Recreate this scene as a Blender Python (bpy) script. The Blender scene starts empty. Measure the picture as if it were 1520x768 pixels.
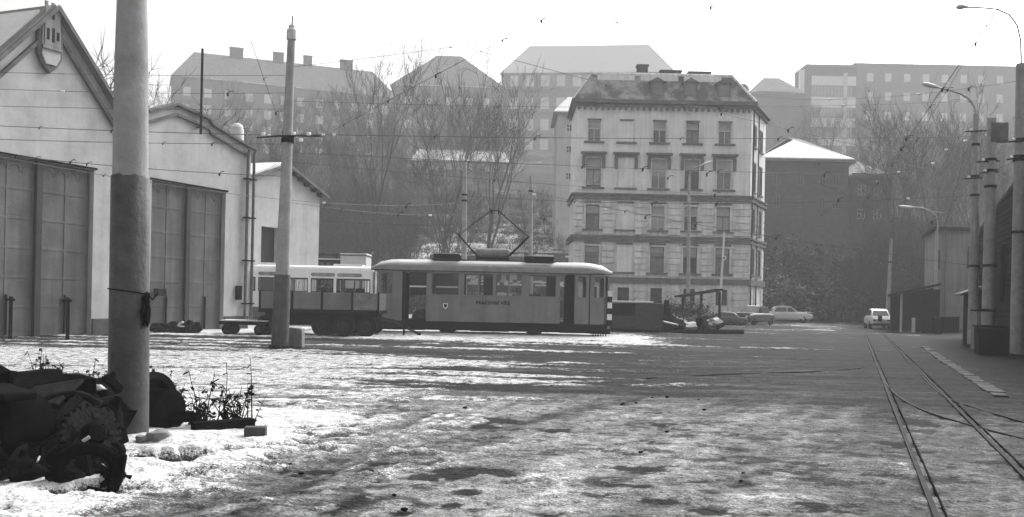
import bpy, math, random
import numpy as np
from mathutils import Vector, Matrix, noise
R=math.radians
random.seed(7)
scene=bpy.context.scene
# ---------------------------------------------------------------- camera
F=1400.0; H=1.8; ROLL=R(1.2)
cd=bpy.data.cameras.new('camera'); cam=bpy.data.objects.new('camera',cd); scene.collection.objects.link(cam)
cam.matrix_world=Matrix.Translation((0,0,H))@Matrix.Rotation(R(90),4,'X')@Matrix.Rotation(ROLL,4,'Z')
cd.sensor_width=36; cd.lens=F/1520*36; cd.shift_y=56/1520; cd.clip_start=0.1; cd.clip_end=3000
scene.camera=cam
# ---------------------------------------------------------------- sky, sun, exposure
SUN_EL,SUN_AZ=R(40),R(38)
w=bpy.data.worlds.new('World'); scene.world=w; w.use_nodes=True
nt=w.node_tree; bg=nt.nodes['Background']
sky=nt.nodes.new('ShaderNodeTexSky'); sky.sky_type='NISHITA'; sky.sun_disc=False
sky.sun_elevation=SUN_EL; sky.sun_rotation=SUN_AZ; sky.dust_density=10; sky.air_density=1.2
bw=nt.nodes.new('ShaderNodeRGBToBW'); nt.links.new(sky.outputs[0],bw.inputs[0])
nt.links.new(bw.outputs[0],bg.inputs['Color']); bg.inputs['Strength'].default_value=0.15
ld=bpy.data.lights.new('sun','SUN'); ld.energy=1.0; ld.angle=R(28); ld.color=(1,1,1)
sun=bpy.data.objects.new('sun',ld); scene.collection.objects.link(sun)
sd=Vector((math.sin(SUN_AZ)*math.cos(SUN_EL),math.cos(SUN_AZ)*math.cos(SUN_EL),math.sin(SUN_EL)))
sun.rotation_euler=(-sd).to_track_quat('-Z','Y').to_euler()
vs=scene.view_settings; vs.view_transform='Standard'; vs.look='None'; vs.gamma=1; vs.exposure=1.2
# ---------------------------------------------------------------- photo geometry
cR,sR=math.cos(ROLL),math.sin(ROLL)
def un(px,py):
    dx,dy=px-760,py-440
    return dx*cR+dy*sR, -(-dx*sR+dy*cR)
def P(px,py,Y):
    u,v=un(px,py); return Vector((u/F*Y,Y,H+v/F*Y))
def G(px,py,z=0):
    u,v=un(px,py); Y=(H-z)*F/(-v); return Vector((u/F*Y,Y,z))
def ZY(px,py,Y): return P(px,py,Y).z
# ---------------------------------------------------------------- object helpers
COL=scene.collection
FR={}; SHEAR=set()
def tag(o,label=None,cat=None,group=None,kind=None):
    if label: o['label']=label
    if cat: o['category']=cat
    if group: o['group']=group
    if kind: o['kind']=kind
    return o
def thing(name,label,cat,loc=(0,0,0),rz=0,group=None):
    o=bpy.data.objects.new(name,None); COL.objects.link(o); o.location=loc; o.rotation_euler=(0,0,rz)
    o.empty_display_size=.3
    FR[o]=Matrix.Translation(loc)@Matrix.Rotation(rz,4,'Z')
    return tag(o,label,cat,group)
class MB:
    def __init__(s): s.v=[];s.f=[];s.m=[];s.mi=0
    def add(s,vs,fs):
        n=len(s.v); s.v+=[tuple(v) for v in vs]; s.f+=[tuple(i+n for i in f) for f in fs]; s.m+=[s.mi]*len(fs)
        return s
    def quad(s,*p): return s.add(p,[tuple(range(len(p)))])
    def box(s,c,d,rz=0,ry=0,rx=0):
        M=Matrix.Translation(c)@Matrix.Rotation(rz,4,'Z')@Matrix.Rotation(ry,4,'Y')@Matrix.Rotation(rx,4,'X')
        x,y,z=[k/2 for k in d]
        vs=[M@Vector((a*x,b*y,e*z)) for a in(-1,1) for b in(-1,1) for e in(-1,1)]
        return s.add(vs,[(0,1,3,2),(4,6,7,5),(0,4,5,1),(2,3,7,6),(0,2,6,4),(1,5,7,3)])
    def bb(s,x0,x1,y0,y1,z0,z1): return s.box(((x0+x1)/2,(y0+y1)/2,(z0+z1)/2),(abs(x1-x0),abs(y1-y0),abs(z1-z0)))
    def tube(s,pts,r,n=8,cap=True):
        pts=[Vector(p) for p in pts]; rs=r if isinstance(r,(list,tuple)) else [r]*len(pts)
        rings=[]; prev=None
        for i,p in enumerate(pts):
            a=pts[max(i-1,0)]; b=pts[min(i+1,len(pts)-1)]; t=(b-a).normalized()
            if prev is None:
                q=Vector((0,0,1)) if abs(t.z)<.9 else Vector((1,0,0)); x=t.cross(q).normalized()
            else: x=(prev-t*prev.dot(t)).normalized()
            prev=x; y=t.cross(x)
            rings.append([p+(x*math.cos(2*math.pi*k/n)+y*math.sin(2*math.pi*k/n))*rs[i] for k in range(n)])
        vs=[v for ring in rings for v in ring]; fs=[]
        for i in range(len(pts)-1):
            for k in range(n):
                k2=(k+1)%n; fs.append((i*n+k,i*n+k2,(i+1)*n+k2,(i+1)*n+k))
        if cap: fs.append(tuple(range(n-1,-1,-1))); fs.append(tuple((len(pts)-1)*n+k for k in range(n)))
        return s.add(vs,fs)
    def prism(s,poly,a,b,axis='y'):
        # poly list of 2-tuples; axis y: (x,z) extruded over y ; z: (x,y) over z ; x: (y,z) over x
        def m(p,t): return {'y':(p[0],t,p[1]),'z':(p[0],p[1],t),'x':(t,p[0],p[1])}[axis]
        n=len(poly); vs=[m(p,a) for p in poly]+[m(p,b) for p in poly]
        fs=[tuple(range(n)),tuple(range(2*n-1,n-1,-1))]+[(i,i+n,(i+1)%n+n,(i+1)%n) for i in range(n)]
        return s.add(vs,fs)
    def lathe(s,prof,M=None,n=24):
        # prof (r,z) about z axis
        M=M or Matrix(); vs=[]; fs=[]
        for r,z in prof:
            for k in range(n):
                a=2*math.pi*k/n; vs.append(M@Vector((r*math.cos(a),r*math.sin(a),z)))
        for i in range(len(prof)-1):
            for k in range(n):
                k2=(k+1)%n; fs.append((i*n+k,i*n+k2,(i+1)*n+k2,(i+1)*n+k))
        return s.add(vs,fs)
    def lump(s,c,r,seed=0,n=10,amp=.25,sc=1.3):
        c=Vector(c); r=Vector(r) if not isinstance(r,(int,float)) else Vector((r,r,r)); vs=[];fs=[]
        for i in range(n+1):
            for k in range(2*n):
                th=math.pi*i/n; ph=math.pi*k/n
                d=Vector((math.sin(th)*math.cos(ph),math.sin(th)*math.sin(ph),math.cos(th)))
                q=1+amp*noise.noise(d*sc+Vector((seed*7.3,seed*1.7,0)))*1.6
                vs.append(c+Vector((d.x*r.x,d.y*r.y,d.z*r.z))*q)
        for i in range(n):
            for k in range(2*n):
                k2=(k+1)%(2*n); fs.append((i*2*n+k,i*2*n+k2,(i+1)*2*n+k2,(i+1)*2*n+k))
        return s.add(vs,fs)
    def wall(s,x0,x1,z0,z1,holes,y=0,depth=.25,side='y'):
        # flat wall in local x-z plane at y with rectangular holes (x0,x1,z0,z1) and reveals going to y+depth
        xs=sorted({x0,x1,*[h[0] for h in holes],*[h[1] for h in holes]}); zs=sorted({z0,z1,*[h[2] for h in holes],*[h[3] for h in holes]})
        xs=[x for x in xs if x0-1e-6<=x<=x1+1e-6]; zs=[z for z in zs if z0-1e-6<=z<=z1+1e-6]
        for i in range(len(xs)-1):
            for j in range(len(zs)-1):
                cx,cz=(xs[i]+xs[i+1])/2,(zs[j]+zs[j+1])/2
                if any(h[0]<cx<h[1] and h[2]<cz<h[3] for h in holes): continue
                s.quad((xs[i],y,zs[j]),(xs[i+1],y,zs[j]),(xs[i+1],y,zs[j+1]),(xs[i],y,zs[j+1]))
        for a,b,c,d in holes:
            e=y+depth
            s.quad((a,y,c),(a,e,c),(a,e,d),(a,y,d)); s.quad((b,y,c),(b,y,d),(b,e,d),(b,e,c))
            s.quad((a,y,d),(a,e,d),(b,e,d),(b,y,d)); s.quad((a,y,c),(b,y,c),(b,e,c),(a,e,c))
        return s
    def xf(s,M):
        s.v=[tuple(M@Vector(v)) for v in s.v]; return s
    def build(s,name,mat,parent=None,world=False,smooth=False,bevel=0,label=None):
        me=bpy.data.meshes.new(name)
        vs=s.v
        if parent in SHEAR and not world: vs=[(v[0]+.356*v[1],v[1],v[2]) for v in vs]
        if world and parent is not None:
            Mi=FR[parent].inverted(); vs=[tuple(Mi@Vector(v)) for v in vs]
        me.from_pydata(vs,[],s.f); 
        mats=mat if isinstance(mat,(list,tuple)) else [mat]
        for m in mats: me.materials.append(m)
        if len(mats)>1: me.polygons.foreach_set('material_index',s.m)
        if smooth:
            me.polygons.foreach_set('use_smooth',[True]*len(me.polygons))
            if smooth!='all':
                try: me.set_sharp_from_angle(angle=R(40))
                except Exception: pass
        me.update()
        o=bpy.data.objects.new(name,me); COL.objects.link(o)
        if parent is not None: o.parent=parent; FR[o]=FR[parent]
        else: FR[o]=Matrix()
        if bevel:
            b=o.modifiers.new('bevel','BEVEL'); b.width=bevel; b.segments=2; b.limit_method='ANGLE'
        if label: o['label']=label
        return o
def copy_tree(o,parent=None):
    c=o.copy(); COL.objects.link(c)
    if parent is not None: c.parent=parent
    for ch in list(o.children): copy_tree(ch,c)
    return c
# ---------------------------------------------------------------- materials
def pmat(name,v,var=.25,scale=2.0,rough=.8,bump=.15,bscale=None,streak=0,metal=0,v2=None,thr=None,stretch=(1,1,1),spec=.16):
    m=bpy.data.materials.new(name); m.use_nodes=True; t=m.node_tree; N=t.nodes; L=t.links
    b=N['Principled BSDF']; b.inputs['Roughness'].default_value=rough; b.inputs['Metallic'].default_value=metal
    b.inputs['Specular IOR Level'].default_value=spec
    tc=N.new('ShaderNodeTexCoord'); mp=N.new('ShaderNodeMapping'); L.new(tc.outputs['Object'],mp.inputs[0]); mp.inputs['Scale'].default_value=stretch
    n1=N.new('ShaderNodeTexNoise'); n1.inputs['Scale'].default_value=scale; n1.inputs['Detail'].default_value=8; n1.inputs['Roughness'].default_value=.65
    L.new(mp.outputs[0],n1.inputs['Vector'])
    cr=N.new('ShaderNodeValToRGB'); L.new(n1.outputs['Fac'],cr.inputs[0])
    a,c=(v*(1-var),v*(1+var))
    if v2 is None: e0,e1=.32,.68
    else: a,c=v,v2; e0,e1=thr
    cr.color_ramp.elements[0].position=e0; cr.color_ramp.elements[0].color=(a,a,a,1)
    cr.color_ramp.elements[1].position=e1; cr.color_ramp.elements[1].color=(c,c,c,1)
    out=cr.outputs[0]
    if streak:
        mp2=N.new('ShaderNodeMapping'); L.new(tc.outputs['Object'],mp2.inputs[0]); mp2.inputs['Scale'].default_value=(3,3,.25)
        n2=N.new('ShaderNodeTexNoise'); n2.inputs['Scale'].default_value=1.2; n2.inputs['Detail'].default_value=6
        L.new(mp2.outputs[0],n2.inputs['Vector'])
        r2=N.new('ShaderNodeMapRange'); L.new(n2.outputs['Fac'],r2.inputs[0]); r2.inputs[1].default_value=.4;r2.inputs[2].default_value=.7;r2.inputs[3].default_value=1;r2.inputs[4].default_value=1-streak
        mx=N.new('ShaderNodeMix'); mx.data_type='RGBA'; mx.blend_type='MULTIPLY'; mx.inputs[0].default_value=1
        L.new(out,mx.inputs[6]); L.new(r2.outputs[0],mx.inputs[7]); out=mx.outputs[2]
    L.new(out,b.inputs['Base Color'])
    if bump:
        n3=N.new('ShaderNodeTexNoise'); n3.inputs['Scale'].default_value=bscale or scale*6; n3.inputs['Detail'].default_value=6
        L.new(mp.outputs[0],n3.inputs['Vector'])
        bp=N.new('ShaderNodeBump'); bp.inputs['Strength'].default_value=bump; bp.inputs['Distance'].default_value=.03
        L.new(n3.outputs['Fac'],bp.inputs['Height']); L.new(bp.outputs[0],b.inputs['Normal'])
    return m
def glassmat(name,tint=.7,rough=.03):
    m=bpy.data.materials.new(name); m.use_nodes=True; N=m.node_tree.nodes; L=m.node_tree.links; b=N['Principled BSDF']
    N.remove(b); g=N.new('ShaderNodeBsdfGlossy'); g.inputs['Roughness'].default_value=rough; g.inputs['Color'].default_value=(.8,.8,.8,1)
    tr=N.new('ShaderNodeBsdfTransparent'); tr.inputs[0].default_value=(tint,tint,tint,1)
    fr=N.new('ShaderNodeFresnel'); fr.inputs[0].default_value=1.5
    mx=N.new('ShaderNodeMixShader'); L.new(fr.outputs[0],mx.inputs[0]); L.new(tr.outputs[0],mx.inputs[1]); L.new(g.outputs[0],mx.inputs[2])
    L.new(mx.outputs[0],N['Material Output'].inputs[0]); return m
M={}
M['plaster']=pmat('plaster',0.38,.2,.8,.9,.3,9,streak=.1)
M['plaster_far']=pmat('plaster_far',0.45,.15,.5,.9,.1,6,streak=.2)
M['plaster_grey']=pmat('plaster_grey',0.24,.25,.5,.9,.2,6,streak=.35)
M['plinth']=pmat('plinth',0.07,.4,2,.9,.3)
M['gate']=pmat('gate_paint',0.095,.28,1.1,.6,.25,14,streak=.35)
M['gate_dark']=pmat('gate_post_paint',0.03,.3,2,.6,.2)
M['trim']=pmat('weathered_trim',0.11,.4,2,.8,.2)
M['pole']=pmat('pole_concrete',0.3,.22,3,.85,.3,25,streak=.25)
M['pole_dark']=pmat('pole_dark_paint',0.075,.35,3,.6,.3,20,streak=.2)
M['pole_thin']=pmat('pole_metal',.33,.2,4,.6,.1,streak=.2)
M['tram']=pmat('tram_paint',0.185,.16,1.5,.42,.08,20,streak=.25,spec=.4)
M['tramroof']=pmat('tram_roof_paint',0.2,.2,3,.6,.1)
M['tramframe']=pmat('tram_window_frame',0.17,.2,4,.5,.05)
M['black']=pmat('black_iron',0.005,.5,5,.6,.3,spec=.0)
M['dark']=pmat('dark_grime',0.01,.5,4,.75,.3,spec=.0)
M['dark2']=pmat('dark_steel',0.022,.4,6,.5,.3,spec=.0)
M['rust']=pmat('rusty_steel',0.014,.5,7,.85,.5,spec=.0)
M['snow']=pmat('snow',0.58,.06,2,.7,.5,6)
M['dirtysnow']=pmat('dirty_snow',.4,.0,3,.8,.5,8,v2=.66,thr=(.3,.6))
M['wood']=pmat('old_wood',0.06,.45,3,.9,.3,stretch=(1,1,6))
M['wood_light']=pmat('pale_timber',.2,.4,3,.9,.3)
M['white']=pmat('white_paint',0.7,.06,3,.45,.03)
M['offwhite']=pmat('grey_white_paint',.5,.1,3,.6,.05)
M['rubber']=pmat('rubber',0.008,.4,8,.85,.3,spec=.0)
M['concrete']=pmat('concrete',0.17,.3,4,.9,.4,20)
M['slate']=pmat('old_slate',0.09,.3,.55,.7,.3,8,v2=.32,thr=(.47,.6))
M['rooftile']=pmat('roof_tile',.16,.3,1,.85,.2)
M['brick']=pmat('dark_brick',0.07,.3,1.5,.9,.3)
M['facade']=pmat('apartment_plaster',0.8,.14,.6,.9,.15,8,streak=.2)
M['facade_low']=pmat('apartment_stone',0.72,.22,1.0,.9,.2,8,streak=.3)
M['stonetrim']=pmat('stone_trim',0.14,.3,2,.9,.2,streak=.2)
M['bark']=pmat('bark',0.03,.4,3,.95,.4,10,stretch=(1,1,.3))
M['twig']=pmat('twig',0.025,.3,1,.95,0)
M['brush']=pmat('brush_twigs',0.022,.4,.3,.95,0)
M['leaf']=pmat('withered_leaf',.06,.0,.5,.9,0,v2=.15,thr=(.45,.7))
M['leafd']=pmat('dark_leaf',0.012,.0,.5,.9,0,v2=.1,thr=(.4,.7))
M['snowleaf']=pmat('snow_dusted_leaf',.03,.0,.9,.9,0,v2=.6,thr=(.5,.68))
M['carpaint']=pmat('pale_car_paint',.62,.1,1,.3,0,spec=.5)
M['cardark']=pmat('grey_car_paint',0.06,.2,1,.4,0,spec=.5)
M['chrome']=pmat('chrome',.6,.1,2,.25,0,metal=.8)
M['pane']=pmat('window_glass_dark',.035,.4,.5,.12,0,spec=.8)
M['pane_pale']=pmat('window_glass_pale',.18,.4,.5,.2,0,spec=.6)
M['blind']=pmat('window_blind',.36,.15,2,.9,0)
M['glass']=glassmat('clear_glass',.92,.05)
M['paper']=pmat('white_paper',.8,.02,3,.9,0)
M['steelrail']=pmat('worn_rail_steel',0.03,.4,5,.85,.2,spec=.05)
M['insul']=pmat('wire_fitting',.02,.3,3,.5,0)
M['wire']=pmat('wire_metal',.05,.2,3,.6,0)
M['porcelain']=pmat('porcelain',.75,.1,3,.3,0)
M['siding']=pmat('tarred_siding',0.01,.5,1.5,.85,.3,streak=.2,spec=.03)
M['wall_hazy']=pmat('grey_render',0.15,.2,.5,.9,.1)
M['rail2']=pmat('dull_rail',.055,.4,4,.9,.2,spec=.05)
M['gear']=pmat('worn_gear_steel',.012,.6,9,.7,.6,30,spec=.05)
M['ink']=pmat('black_lettering',.012,.1,3,.6,0)
# ---------------------------------------------------------------- ground
def vnoise(x,y,seed=0):
    xi=np.floor(x).astype(np.int64); yi=np.floor(y).astype(np.int64); fx=x-xi; fy=y-yi
    fx=fx*fx*(3-2*fx); fy=fy*fy*(3-2*fy)
    def h(a,b):
        n=(a*374761393+b*668265263+seed*982451653)&0x7fffffff
        n=((n^(n>>13))*1274126177)&0x7fffffff
        return ((n^(n>>16))&0xffff)/65535.0
    return (h(xi,yi)*(1-fx)+h(xi+1,yi)*fx)*(1-fy)+(h(xi,yi+1)*(1-fx)+h(xi+1,yi+1)*fx)*fy
def fbm(x,y,seed=0,o=5,g=.5):
    s=0;a=1;t=0
    for i in range(o):
        s=s+a*vnoise(x,y,seed+i*17); t+=a; a*=g; x=x*2.03+5.1; y=y*2.03+3.7
    return s/t
def sstep(a,b,x):
    t=np.clip((x-a)/(b-a),0,1); return t*t*(3-2*t)
def seg_d(X,Y,a,b):
    ax,ay=a[0],a[1]; bx,by=b[0],b[1]; dx,dy=bx-ax,by-ay; L=dx*dx+dy*dy
    t=np.clip(((X-ax)*dx+(Y-ay)*dy)/L,0,1); return np.hypot(X-ax-t*dx,Y-ay-t*dy),t
def poly_d(X,Y,pts):
    d=None
    for a,b in zip(pts[:-1],pts[1:]):
        e,_=seg_d(X,Y,a,b); d=e if d is None else np.minimum(d,e)
    return d
# rails of the near track, fitted on the ground
RL0,RL1=G(1325,600),G(1292,520); RR0,RR1=G(1412,600),G(1335,520)
dirr=((RL1-RL0).normalized()+(RR1-RR0).normalized()).normalized()
mid0=(RL0+RR0)/2
nrm=Vector((dirr.y,-dirr.x,0)); GA=.52
def trk(s,side): return mid0+dirr*s+nrm*side
branchL=[G(1303,540)-Vector((0,0,0)),G(1270,548),G(1190,553),G(1080,556),G(960,562)]
br1=[G(1296,528),G(1308,556),G(1325,582),G(1362,606),G(1430,629),G(1530,655)]
br2=[G(1340,528),G(1368,558),G(1400,588),G(1450,607),G(1530,631),G(1600,655)]
def smooth(pts,n=8):
    out=[]; p=[pts[0]]+list(pts)+[pts[-1]]
    for i in range(1,len(p)-2):
        for k in range(n):
            t=k/n; out.append(.5*((2*p[i])+(p[i+1]-p[i-1])*t+(2*p[i-1]-5*p[i]+4*p[i+1]-p[i+2])*t*t+(-p[i-1]+3*p[i]-3*p[i+1]+p[i+2])*t**3))
    out.append(pts[-1]); return out
br1=smooth(br1); br2=smooth(br2); branchL=smooth(branchL)
def groundfields(X,Y):
    n1=fbm(X*.5,Y*.5,1); n2=fbm(X*2.2,Y*2.2,2); n3=fbm(X*.12+3,Y*.12,3); n4=fbm(X*9,Y*9,4,3)
    wob=Y+.9*np.sin(X*.13+.4)+.04*X+.3*(n1-.5)
    rut=fbm(X*.10,wob*1.5,11,4,.62); rut2=fbm(X*.07,wob*.55,12,3)
    # tyre tracks running away and to the right in the foreground
    ca,sa=.48,.877
    q=X*sa-Y*ca; tr=fbm(q*2.4,(X*ca+Y*sa)*.12,13,4,.6)
    edge=-2.9+.27*(Y-10)
    s=.40+(edge-X)/6.0
    far=sstep(28,31,Y)
    rz=sstep(13.5,16,Y)
    ln=.5+.5*np.sin(2*np.pi*(wob*.62+1.8*fbm(X*.07,Y*.25,61,3)+.5*(n1-.5)))
    ln2=.5+.5*np.sin(2*np.pi*(wob*1.45+2.2*fbm(X*.1+4,Y*.4,62,3)+.8*(n1-.5)))
    lines=np.clip(ln*.5+ln2*.3+.1+(fbm(X*.22,Y*.9,63,5,.6)-.5)*2.6,0,1)
    noi=(lines-.60)*2.6*rz+(rut-.5)*3.2*rz+(rut2-.5)*1.4*rz+(n2-.5)*.9+(n1-.5)*.8+(tr-.5)*1.5*(1-rz)
    s=s+noi*.55
    s=np.minimum(s,np.where(rz>.5,.80,1.15))
    s=s-.2*rz
    s=s+.35*(1-rz)*sstep(edge+1.0-.0*X,edge-1.2,X)
    # dark band in front of the tram, snow strip under the vehicles
    dk=sstep(27.5,30,Y+.5*(n1-.5))*(1-sstep(36.2,37.2,Y))
    s=s*(1-dk)+dk*(-.15+(rut-.5)*3.2+(n2-.5)*.8)
    strip=sstep(36.3,37.5,Y+(n1-.5)*1.0)*(1-sstep(45,50,Y))*sstep(9,5,X)
    s=np.maximum(s,strip*(.75+(n2-.5)*2.0+(rut-.5)*1.6))
    rgt=sstep(4,9,X)*far
    s=s-rgt*.3
    bk=sstep(48,54,Y)
    s=s*(1-bk)+bk*(.1+.38*sstep(8,2,X)+(n1-.5)*1.6+(rut-.5))
    # light slush right of the edge in the foreground
    sl=(1-sstep(15.5,18.5,Y+ .22*(X-2)+ (n1-.5)*2.0))
    tone=.018+sl*.125+(n2-.5)*.09*(.3+sl)+(n1-.5)*.07*(.3+sl)+(rut-.5)*.07+(tr-.5)*.28*sl+sl*(n4-.5)*.07
    tone=tone+.015*sstep(48,60,Y)
    # streaks of thin white in the slush
    stk=fbm(X*.8+5,Y*1.6,21,5,.65)
    s=np.where(sl>.3,s+np.clip(stk-.6,0,1)*2.2*(.5+n3)*sl,s)
    flk=sstep(.60,.66,fbm(X*2.2+9,Y*3.4,71,5,.65))*sstep(19,15,Y); tone=tone*(1-.7*flk); s=s-.5*flk*sl*(s<.8)
    sf=fbm(X*.4,wob*2.4,83,6,.65); tone=tone+.30*np.clip(sf-.52,0,1)*sstep(16,19,Y)+.03*(n4-.5)
    tr2=poly_d(X,Y,gl([(700,594),(560,665),(380,780)]));
    # around the rails darker
    a=mid0; e=(X-a.x)*nrm.x+(Y-a.y)*nrm.y
    rd=np.abs(e)
    dkr=np.clip(1-(rd-1.0)/1.2,0,1)*.75
    tone=tone*(1-dkr*.5); s=s-dkr*.25
    rgt2=sstep(1.6,3.0,e); tone=tone*(1-rgt2*.8); s=s-rgt2*.35
    # pale slush ridge near the left rail bottom
    rd2=np.abs(np.abs(e)-GA); 
    s=s+np.exp(-((np.abs(e+GA+.12))/.07)**2)*.35*sstep(14,9,Y)*(n2>.45)
    # wheel lines
    for pts,wd,ds,dt in GL:
        d=poly_d(X,Y,pts); k=np.exp(-(d/wd)**2)*np.clip((n2-.3)*2.4,0,1.3); k=np.where(ds>0,k*.6,k); s=s+ds*k; tone=tone+dt*k
    frag=fbm(X*1.7+2,Y*3.0,81,5,.65)
    for c,rx,ry,amt in SPOTS:
        d=np.sqrt(((X-c.x)/rx)**2+((Y-c.y)/ry)**2)+(n2-.5)*1.1+(n4-.5)*.9+(frag-.5)*2.4
        k=1-sstep(.85,1.02,d); s=s-k*amt*1.3; tone=tone*(1-k*.9)
    tone=np.clip(tone*(1-.25*sstep(2,10,X))*(1-.35*sstep(17,20,Y)),.008,.5); s=np.clip(s,0,1)
    return s,tone,n1,n2,n4,rut,rz
def gl(pts): return [G(*p) for p in pts]
GL=[*[(gl([(760+a,588),(640+a*.9,640),(470+a*.8,720),(330+a*.7,800)]),.045,dd_,-.05 if dd_<0 else .05) for a,dd_ in ((-60,-.5),(-46,.25),(-34,-.45),(-10,-.5),(8,.25),(30,-.4),(60,-.3),(76,.2),(120,-.35),(135,-.3))],(gl([(1120,576),(900,579),(600,588),(300,592),(-200,590)]),.16,-.9,-.05),(gl([(1050,566),(700,574),(300,580),(-200,578)]),.12,-.7,-.04),
    (gl([(1300,545),(1000,548),(600,548),(0,545)]),.2,-.6,-.04),
    (gl([(705,596),(660,632),(612,672)]),.22,.45,.15),(gl([(745,590),(700,625),(655,655)]),.12,.3,.08),
    (gl([(650,600),(560,655),(400,740),(330,780)]),.16,-.5,-.06),(gl([(560,610),(490,650),(400,690)]),.14,-.35,-.03),
    (gl([(835,645),(830,700),(800,768)]),.22,.25,.12),
    (gl([(880,600),(770,680),(640,790)]),.16,-.2,-.06),(gl([(1000,610),(940,690),(880,780)]),.2,-.1,-.07),
    (gl([(1190,620),(1165,665),(1130,768)]),.07,.3,.15),(gl([(1090,640),(1105,710)]),.05,-.3,-.1),
    (gl([(500,700),(420,740),(330,775)]),.10,-.5,-.08),
    (gl([(1300,700),(1100,720),(900,716)]),.12,-.2,-.05),(gl([(1360,690),(1150,670)]),.07,.35,.12),
    (gl([(1380,745),(1250,735),(1100,740)]),.08,.4,.15)]
SPOTS=[]
for px,py,w,h,a in [(625,711,42,6,1),(745,625,22,4,1),(722,634,20,3,.8),(830,641,22,3.5,1),(672,750,14,4,.8),(598,762,16,4,.8),(955,695,60,5,.6),(930,722,30,3,.8),
                    (820,765,30,4,.8),(250,692,30,7,1.4),(285,686,20,4,1.2),(265,695,26,6,1.2),(200,694,12,6,1.2),(1320,705,40,3,.8),(1340,625,40,7,.9),(1330,660,30,4,.9),(985,745,30,6,.5),
                    (420,700,12,3,.5),(440,706,14,3,.6),(455,710,8,2,.6),(560,690,30,3,.5),(690,735,30,6,.4),(1050,760,40,6,.4),(1200,752,50,8,.4),(700,700,50,5,.3),(80,742,30,6,.8),(130,738,40,7,.9),(1250,600,60,3,.3)]:
    c=G(px,py); sc=1400/c.y; ry=h*c.y/(py-440)/1.0 if py>440 else .1
    SPOTS.append((c,w/sc,h*c.y/(py-437),a))
ys=[2.2]
while ys[-1]<92: ys.append(ys[-1]*1.0062)
ys=np.array(ys); aa=np.linspace(-.86,.86,560)
YY=np.repeat(ys[:,None],len(aa),1); XX=YY*aa[None,:]
S_,T_,n1,n2,n4,rut,rz=groundfields(XX,YY)
zz=S_*.04+(n2-.5)*.04+(rut-.5)*.09*rz+(n4-.5)*.028
# soft snow bank at the scrap heap
bank=np.exp(-(((XX+4.4)/2.6)**2+((YY-9.8)/2.4)**2)); zz=zz+bank*(.10+.10*(n2-.5))*S_
zz=zz-zz.mean()*0
e_=np.abs(np.abs((XX-mid0.x)*nrm.x+(YY-mid0.y)*nrm.y)-GA); zz=np.where(e_<.14,np.minimum(zz,.012),zz)
# flat under the outer sheet at the rim
def gridmesh(name,X,Y,Z,mat,attrs={}):
    r,c=X.shape; me=bpy.data.meshes.new(name); n=r*c
    co=np.stack([X,Y,Z],-1).reshape(-1).astype(np.float32)
    idx=np.arange(n).reshape(r,c); q=np.stack([idx[:-1,:-1],idx[:-1,1:],idx[1:,1:],idx[1:,:-1]],-1).reshape(-1)
    me.vertices.add(n); me.vertices.foreach_set('co',co); me.loops.add(len(q)); me.loops.foreach_set('vertex_index',q.astype(np.int32))
    k=len(q)//4; me.polygons.add(k); me.polygons.foreach_set('loop_start',np.arange(0,4*k,4,dtype=np.int32)); me.polygons.foreach_set('use_smooth',np.ones(k,bool))
    me.update(calc_edges=True); me.validate()
    for nm,a in attrs.items():
        at=me.attributes.new(nm,'FLOAT','POINT'); at.data.foreach_set('value',a.reshape(-1).astype(np.float32))
    me.materials.append(mat); o=bpy.data.objects.new(name,me); COL.objects.link(o); FR[o]=Matrix(); return o
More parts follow.
